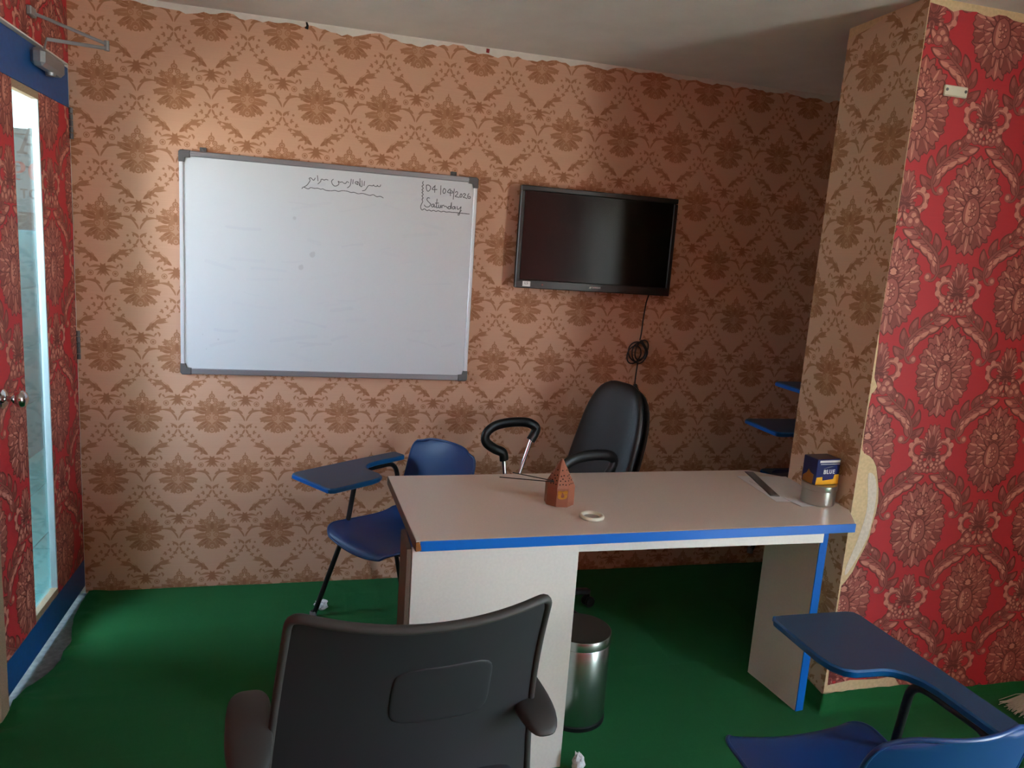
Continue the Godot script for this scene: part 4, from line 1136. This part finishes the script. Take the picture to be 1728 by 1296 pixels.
func mesh_chair() -> void:
	var t := thing("mesh_chair", "black mesh-back office chair in the foreground, seen from behind", "chair", Vector3(0.17, 0.008, 1.9), deg_to_rad(5))
	star_base(t, 0.29)
	put("seat_plate", mb().box(Vector3(0, 0.435, 0.0), Vector3(0.22, 0.035, 0.26), 0.006), M.black_plastic, t)
	put("seat_cushion", mb().pillow(0.49, 0.48, 0.085, func(x: float, y: float, z: float) -> Vector3: return Vector3(x, 0.48 + z, y - 0.04), 4.0), M.net, t)
	var P := func(u: float, v: float, off: float) -> Vector3:   # u across, v up from 0 to 1
		var a := Vector3(-0.262, 0.452, 0.062).lerp(Vector3(0.272, 0.452, 0.094), u)
		var b := Vector3(-0.224, 0.924, 0.184).lerp(Vector3(0.246, 0.924, 0.200), u)
		var q := a.lerp(b, v)
		var m := 1.0 - pow(2.0 * u - 1.0, 2.0)
		q.y -= 0.028 * m * v * v
		q.z += 0.034 * m - 0.03 * sin(PI * v) + off
		return q
	put("mesh_back", mb().pillow(0.995, 0.995, 0.007, func(x: float, y: float, z: float) -> Vector3: return P.call(0.5 + x, 0.5 + y, z), 18.0, 14, 72, 40.0), M.net, t)
	var rim := []
	var corner := 0.055
	var outl := [[corner, 0.0], [1.0 - corner, 0.0], [1.0, corner], [1.0, 1.0 - corner], [1.0 - corner, 1.0], [corner, 1.0], [0.0, 1.0 - corner], [0.0, corner]]
	for k in 8:
		var a = outl[k]
		var b = outl[(k + 1) % 8]
		if k % 2 == 0:
			for i in 16: rim.append(P.call(lerpf(a[0], b[0], i / 16.0), lerpf(a[1], b[1], i / 16.0), 0.0))
		else:
			var c := Vector2(roundf(a[0]), roundf(a[1]))
			for i in 6:
				var s := i / 6.0
				var w := Vector2(a[0], a[1]).lerp(c, s).lerp(c.lerp(Vector2(b[0], b[1]), s), s)
				rim.append(P.call(w.x, w.y, 0.0))
	put("back_frame", mb().tube(rim, 0.0095, 12, true, 0.008), M.grey_plastic, t)
	var lp := func(x: float, y: float, z: float) -> Vector3:
		return P.call(0.60 + x / 0.48, 0.595 + y / 0.47, 0.004 + z)
	put("lumbar_pad", mb().pillow(0.19, 0.15, 0.009, lp, 5.0), M.net, t)
	put("back_bar", mb().tube(bent([Vector3(0, 0.43, 0.0), Vector3(0, 0.43, 0.17), Vector3(0.005, 0.53, 0.145)], 0.06), 0.03, 12, false, 0.011), M.black_plastic, t)
	for s in [-1.0, 1.0]:
		var x := -0.288 if s < 0 else 0.265
		var pad := func(px: float, py: float, pz: float) -> Vector3: return Vector3(x + px, 0.640 + pz - 0.012 * pow(absf(py) / 0.13, 3.0), 0.06 + py)
		put("arm_pad", mb().pillow(0.085, 0.275, 0.034, pad, 3.0, 10, 40, 2.6), M.grey_plastic, t)
		put("arm_post", mb().tube(bent([Vector3(x, 0.63, 0.02), Vector3(x, 0.43, 0.0), Vector3(x * 0.35, 0.43, 0.0)], 0.05), 0.022, 12, false, 0.012), M.black_plastic, t)

func dustbin() -> void:
	var t := thing("pedal_bin", "round steel pedal bin with a dark lid under the desk", "bin", Vector3(0.88, 0.0085, 1.135))
	put("base_ring", mb().lathe([Vector2(0, 0), Vector2(0.107, 0), Vector2(0.109, 0.004), Vector2(0.108, 0.014), Vector2(0.104, 0.016)], 48), M.black_plastic, t)
	put("body", mb().lathe([Vector2(0.104, 0.0145), Vector2(0.1055, 0.018), Vector2(0.1055, 0.282), Vector2(0.103, 0.286)], 64), M.steel, t)
	put("lid", mb().lathe([Vector2(0.103, 0.2875), Vector2(0.1058, 0.288), Vector2(0.1064, 0.2885), Vector2(0.1064, 0.3185), Vector2(0.1058, 0.3195), Vector2(0.1035, 0.3205)], 64), M.steel, t)
	put("lid_top", mb().lathe([Vector2(0.1036, 0.3206), Vector2(0.09, 0.3232), Vector2(0.06, 0.327), Vector2(0.03, 0.3287), Vector2(0, 0.329)], 64), M.steel_dark, t)
	put("hinge_block", mb().box(Vector3(-0.105, 0.272, 0.03), Vector3(0.018, 0.045, 0.05), 0.004), M.black_plastic, t)
	put("pedal", mb().box(Vector3(-0.112, 0.018, 0.03), Vector3(0.04, 0.01, 0.045), 0.003), M.black_plastic, t)
	var hd := []
	for i in 15:
		var a := PI * i / 14
		hd.append(Vector3(-0.075 + 0.0, 0.262, 0.0) + Vector3(-0.035 * sin(a), -0.05 * sin(a), 0.078 - 0.156 * i / 14.0))
	put("carry_handle", mb().tube(hd, 0.0028, 8), M.black_plastic, t)

func crumple(called: String, label: String, at: Vector3, size: Vector3, seed_: int) -> void:
	var f := FastNoiseLite.new()
	f.seed = seed_
	f.frequency = 1.4
	var b := mb()
	var pts := []
	var N := 12
	for i in N + 1:
		var r := []
		var th := PI * i / N
		for j in 17:
			var ph := TAU * (j % 16) / 16.0
			var d := Vector3(sin(th) * cos(ph), cos(th), sin(th) * sin(ph))
			var k := 1.0 + 0.55 * f.get_noise_3dv(d * 1.3) + 0.25 * absf(f.get_noise_3dv(d * 4.0))
			r.append(d * size * 0.5 * k + Vector3(0, size.y * 0.45, 0))
		pts.append(r)
	for i in N:
		for j in 16:
			b.face([pts[i][j], pts[i][j + 1], pts[i + 1][j + 1], pts[i + 1][j]], Vector3(0, size.y * 0.4, 0))
	var o := put(called, b, M.tissue)
	o.position = at
	tag(o, label, "tissue")

func on_the_desk() -> void:
	var Y := DESK + 0.0003
	# incense tower: an eight-sided carved box with a spire
	var t := thing("incense_tower", "carved reddish wooden incense holder with a pointed roof, on the desk", "incense holder", Vector3(0.772, Y, 1.118), deg_to_rad(-6))
	var R := 0.049
	var rb := [Vector2(R, 0.0), Vector2(R, 0.06)]
	var oct := func(r: float, y: float, i: int) -> Vector3:
		var a := TAU * (i + 0.5) / 8.0 + PI / 2
		return Vector3(r * cos(a), y, r * sin(a))
	var bd := mb()
	var rf := mb()
	for i in 8:
		bd.face([oct.call(R, 0.0, i), oct.call(R, 0.0, i + 1), oct.call(R, 0.062, i + 1), oct.call(R, 0.062, i)], Vector3(0, 0.03, 0))
		rf.face([oct.call(R + 0.001, 0.062, i), oct.call(R + 0.001, 0.062, i + 1), oct.call(0.004, 0.148, i + 1), oct.call(0.004, 0.148, i)], Vector3(0, 0.06, 0))
		rf.face([oct.call(0.004, 0.148, i), oct.call(0.004, 0.148, i + 1), Vector3(0, 0.151, 0)], Vector3(0, 0.1, 0))
	var base := []
	var under := []
	for i in 8:
		base.append(oct.call(R, 0.0, i)); under.append(oct.call(R + 0.001, 0.062, i))
	bd.face(base, Vector3(0, 0.1, 0))
	rf.face(under, Vector3(0, 0.1, 0))
	put("tower_body", bd, M.wood_red, t)
	put("spire_roof", rf, M.wood_red, t)
	var hl := mb()
	for i in 8:
		var a := TAU * (i + 1) / 8.0 + PI / 2
		var n := Vector3(cos(a), 0, sin(a))
		var side := Vector3(-n.z, 0, n.x)
		for q in [[0.0, 0.115], [-0.004, 0.1], [0.005, 0.098], [-0.008, 0.084], [0.008, 0.084], [0.0, 0.09], [-0.01, 0.073], [0.0, 0.074], [0.01, 0.073]]:
			var r: float = lerpf(R, 0.004, (q[1] - 0.062) / 0.086) * cos(PI / 8) + 0.0008
			hl.lathe([Vector2(0, 0), Vector2(0.0022, 0), Vector2(0.0022, 0.0008), Vector2(0, 0.0008)], 8, Transform3D(Basis(side, n, side.cross(n)), n * r + side * q[0] + Vector3(0, q[1], 0)))
	put("vent_hole", hl, M.hole, t).set_meta("kind", "stuff")
	for i in [0]:
		var n := Vector3(0.0, 0, 1).rotated(Vector3.UP, PI / 8 * 0.0 + TAU / 8.0 * 1.0 * 0.5)
		n = Vector3(0.383, 0, 0.924)
		n = Vector3(cos(PI / 2 - TAU / 8.0 * 0.0), 0, 1.0).normalized()
		var side := Vector3(n.z, 0, -n.x)
		var B := Transform3D(Basis(side, Vector3.UP, n), n * (R * cos(PI / 8) + 0.0002))
		var inl := put("brass_inlay", mb().prism(curve([Vector2(-0.015, 0.054), Vector2(0.0, 0.053), Vector2(0.015, 0.055), Vector2(0.0155, 0.04), Vector2(0.013, 0.03), Vector2(0.0, 0.0265), Vector2(-0.014, 0.029), Vector2(-0.0155, 0.04)], 4, true), 0.0012, 0.0004, B), M.brass, t)
		put("inlay_cut", mb().prism([Vector2(-0.0155, 0.041), Vector2(0.0155, 0.042), Vector2(0.0155, 0.0435), Vector2(-0.0155, 0.0425)], 0.0004, 0.0001, B * Transform3D(Basis(), Vector3(0, 0, 0.0012))).prism(curve([Vector2(-0.002, 0.05), Vector2(0.002, 0.045), Vector2(0.006, 0.037), Vector2(0.002, 0.032), Vector2(-0.005, 0.034), Vector2(-0.004, 0.04)], 3, true), 0.0004, 0.0001, B * Transform3D(Basis(), Vector3(0, 0, 0.0012))), M.wood_red, inl)
	var sticks := [[Vector3(0.738, 0.853, 1.155), Vector3(0.565, 0.861, 1.124), "thin dark incense stick standing out of the tower, the lower longer one"], [Vector3(0.738, 0.855, 1.152), Vector3(0.607, 0.876, 1.125), "thin dark incense stick standing out of the tower, the upper shorter one"]]
	for q in sticks:
		var o := put("incense_stick", mb().tube([q[0], q[0].lerp(q[1], 0.5), q[1]], 0.0017, 8), M.incense)
		tag(o, q[2], "incense stick", "incense sticks in the tower")
	# white ring
	var rg := thing("ring_cap", "small cream plastic ring lying on the desk before the incense tower", "cap", Vector3(0.834, Y, 1.262))
	put("rim", mb().lathe([Vector2(0.026, 0.0015), Vector2(0.034, 0.0), Vector2(0.0385, 0.002), Vector2(0.0395, 0.006), Vector2(0.0375, 0.010), Vector2(0.034, 0.0115), Vector2(0.030, 0.0105), Vector2(0.0275, 0.007), Vector2(0.026, 0.0015)], 48), M.cream_plastic, rg)
	put("web", mb().lathe([Vector2(0.0265, 0.0022), Vector2(0.015, 0.0028), Vector2(0, 0.003)], 40), mat(Color(0.66, 0.65, 0.60), 0.5), rg)
	# papers, ruler
	var pa := put("paper_sheet", mb().span(Vector3(-0.105, 0, -0.1485), Vector3(0.105, 0.0008, 0.1485), 0.0), M.paper)
	pa.position = Vector3(1.678, Y, 1.013); pa.rotation.y = deg_to_rad(-4)
	tag(pa, "lower white paper sheet on the right end of the desk", "paper", "loose papers on the desk")
	var pb := put("paper_sheet", mb().span(Vector3(-0.085, 0, -0.145), Vector3(0.085, 0.0008, 0.145), 0.0), M.paper)
	pb.position = Vector3(1.695, Y + 0.001, 1.06); pb.rotation.y = deg_to_rad(5)
	tag(pb, "upper white paper sheet turned over the other, under the ruler's end", "paper", "loose papers on the desk")
	var ru := thing("ruler", "grey metal ruler lying across the papers on the desk", "ruler", Vector3(1.628, Y + 0.0021, 0.958), deg_to_rad(-14.5))
	put("blade", mb().span(Vector3(-0.017, 0, -0.15), Vector3(0.017, 0.0022, 0.15), 0.0005), M.ruler, ru)
	var tk := mb()
	for i in 29: tk.span(Vector3(-0.0165, 0.0022, -0.14 + i * 0.01), Vector3(-0.0165 + (0.008 if i % 5 == 0 else 0.005), 0.0024, -0.1392 + i * 0.01), 0.0)
	put("graduation", tk, M.sign_dark, ru).set_meta("kind", "stuff")
	# tin and carton
	var ti := thing("round_tin", "shiny round steel tin on the right corner of the desk", "tin", Vector3(1.717, Y + 0.001, 1.168))
	put("tin_body", mb().lathe([Vector2(0, 0.0), Vector2(0.0545, 0.0), Vector2(0.0565, 0.003), Vector2(0.057, 0.006), Vector2(0.057, 0.052), Vector2(0.055, 0.053)], 56), M.tin, ti)
	put("tin_lid", mb().lathe([Vector2(0.0552, 0.0532), Vector2(0.059, 0.0535), Vector2(0.0595, 0.055), Vector2(0.0595, 0.0715), Vector2(0.0575, 0.0735), Vector2(0.053, 0.0735), Vector2(0.05, 0.0705), Vector2(0, 0.0705)], 56), M.tin, ti)
	var ca := thing("carton", "small blue and yellow carton standing on the steel tin", "box", Vector3(1.722, Y + 0.0722, 1.158), deg_to_rad(5))
	put("carton_body", mb().span(Vector3(-0.05, 0, -0.034), Vector3(0.05, 0.092, 0.034), 0.0012), M.pack_blue, ca)
	put("carton_top", mb().span(Vector3(-0.0485, 0.0922, -0.0325), Vector3(0.0485, 0.093, 0.0325), 0.0003), M.pack_dark, ca)
	put("printed_panel", mb().prism([Vector2(-0.0495, 0.001), Vector2(0.0495, 0.001), Vector2(0.0495, 0.037), Vector2(0.03, 0.036), Vector2(0.026, 0.02), Vector2(-0.02, 0.016), Vector2(-0.022, 0.029), Vector2(-0.046, 0.028)], 0.0004, 0.0001, Transform3D(Basis(), Vector3(0, 0, 0.034))), M.pack_yellow, ca)
	put("printed_panel", mb().prism([Vector2(-0.03, 0.001), Vector2(0.02, 0.001), Vector2(0.022, 0.035), Vector2(0.006, 0.04), Vector2(-0.004, 0.05), Vector2(-0.012, 0.034), Vector2(-0.028, 0.022)], 0.0004, 0.0001, Transform3D(Basis(Vector3(0, 0, 1), Vector3.UP, Vector3(-1, 0, 0)), Vector3(-0.05, 0, 0))), mat(Color(0.62, 0.42, 0.12), 0.4), ca)
	put("printed_band", mb().span(Vector3(-0.04, 0.08, 0.034), Vector3(0.047, 0.088, 0.0344), 0.0).span(Vector3(-0.036, 0.0735, 0.034), Vector3(0.047, 0.0755, 0.0344), 0.0), M.print_white, ca)
	var le := put("lettering", text("BLUE", 0.015), M.print_white, ca)
	le.position = Vector3(-0.021, 0.0345, 0.0346)
	put("printed_swash", mb().prism([Vector2(-0.02, 0.058), Vector2(0.0, 0.062), Vector2(0.026, 0.067), Vector2(0.0, 0.0645), Vector2(-0.02, 0.0595)], 0.0004, 0.0001, Transform3D(Basis(), Vector3(0, 0, 0.034))), M.print_grey, ca)

func small_things() -> void:
	crumple("crumpled_tissue", "crumpled white tissue on the carpet at the foot of the steel bin", Vector3(0.795, 0.011, 1.425), Vector3(0.034, 0.065, 0.03), 51)
	crumple("crumpled_tissue", "crumpled white tissue on the carpet beside the chair under the whiteboard", Vector3(0.035, 0.010, 0.27), Vector3(0.05, 0.04, 0.05), 52)
	var w := thing("wall_plate", "small white cover plate screwed to the red wall near its top", "plate", Vector3(1.937, 2.163, PZ1 + 0.0012))
	put("plate_body", mb().span(Vector3(-0.045, -0.0165, 0), Vector3(0.045, 0.0165, 0.009), 0.003), M.cream_plastic, w)
	for s in [-1.0, 1.0]:
		put("screw", mb().lathe([Vector2(0, 0), Vector2(0.005, 0), Vector2(0.0045, 0.0015), Vector2(0, 0.002)], 12, Transform3D(Basis(Vector3.RIGHT, PI / 2), Vector3(s * 0.036, 0.002, 0.009))), M.cap_grey, w)
	# soft broom on the carpet at the red wall
	var b := thing("broom", "pale soft-bristled broom head lying on the carpet at the red wall", "broom", Vector3(2.62, 0.012, 1.38))
	var f := RandomNumberGenerator.new()
	f.seed = 71
	var br := mb()
	for i in 280:
		var a := f.randf_range(-0.34, 0.34)
		var h := f.randf_range(0.004, 0.075)
		var L := f.randf_range(0.07, 0.13)
		var root := Vector3(f.randf_range(0.0, 0.06), 0.012 + h * 0.6, f.randf_range(-0.028, 0.028))
		var tip := root + Vector3(-L, -h * 0.6 + f.randf_range(-0.004, 0.006), L * a * 0.7)
		tip.y = maxf(tip.y, 0.003)
		br.tube([root, root.lerp(tip, 0.5) + Vector3(0, 0.010, 0), tip], 0.0013, 5)
	put("bristles", br, M.bristle, b).set_meta("kind", "stuff")
	put("binding", mb().tube([Vector3(0.03, 0.03, 0), Vector3(0.085, 0.032, 0.004), Vector3(0.11, 0.033, 0.006)], 0.022, 12), M.frame_wood, b)
	put("stick", mb().tube([Vector3(0.1, 0.033, 0.005), Vector3(0.19, 0.034, 0.06), Vector3(0.2, 0.036, 0.5)], 0.011, 10), M.frame_wood, b)
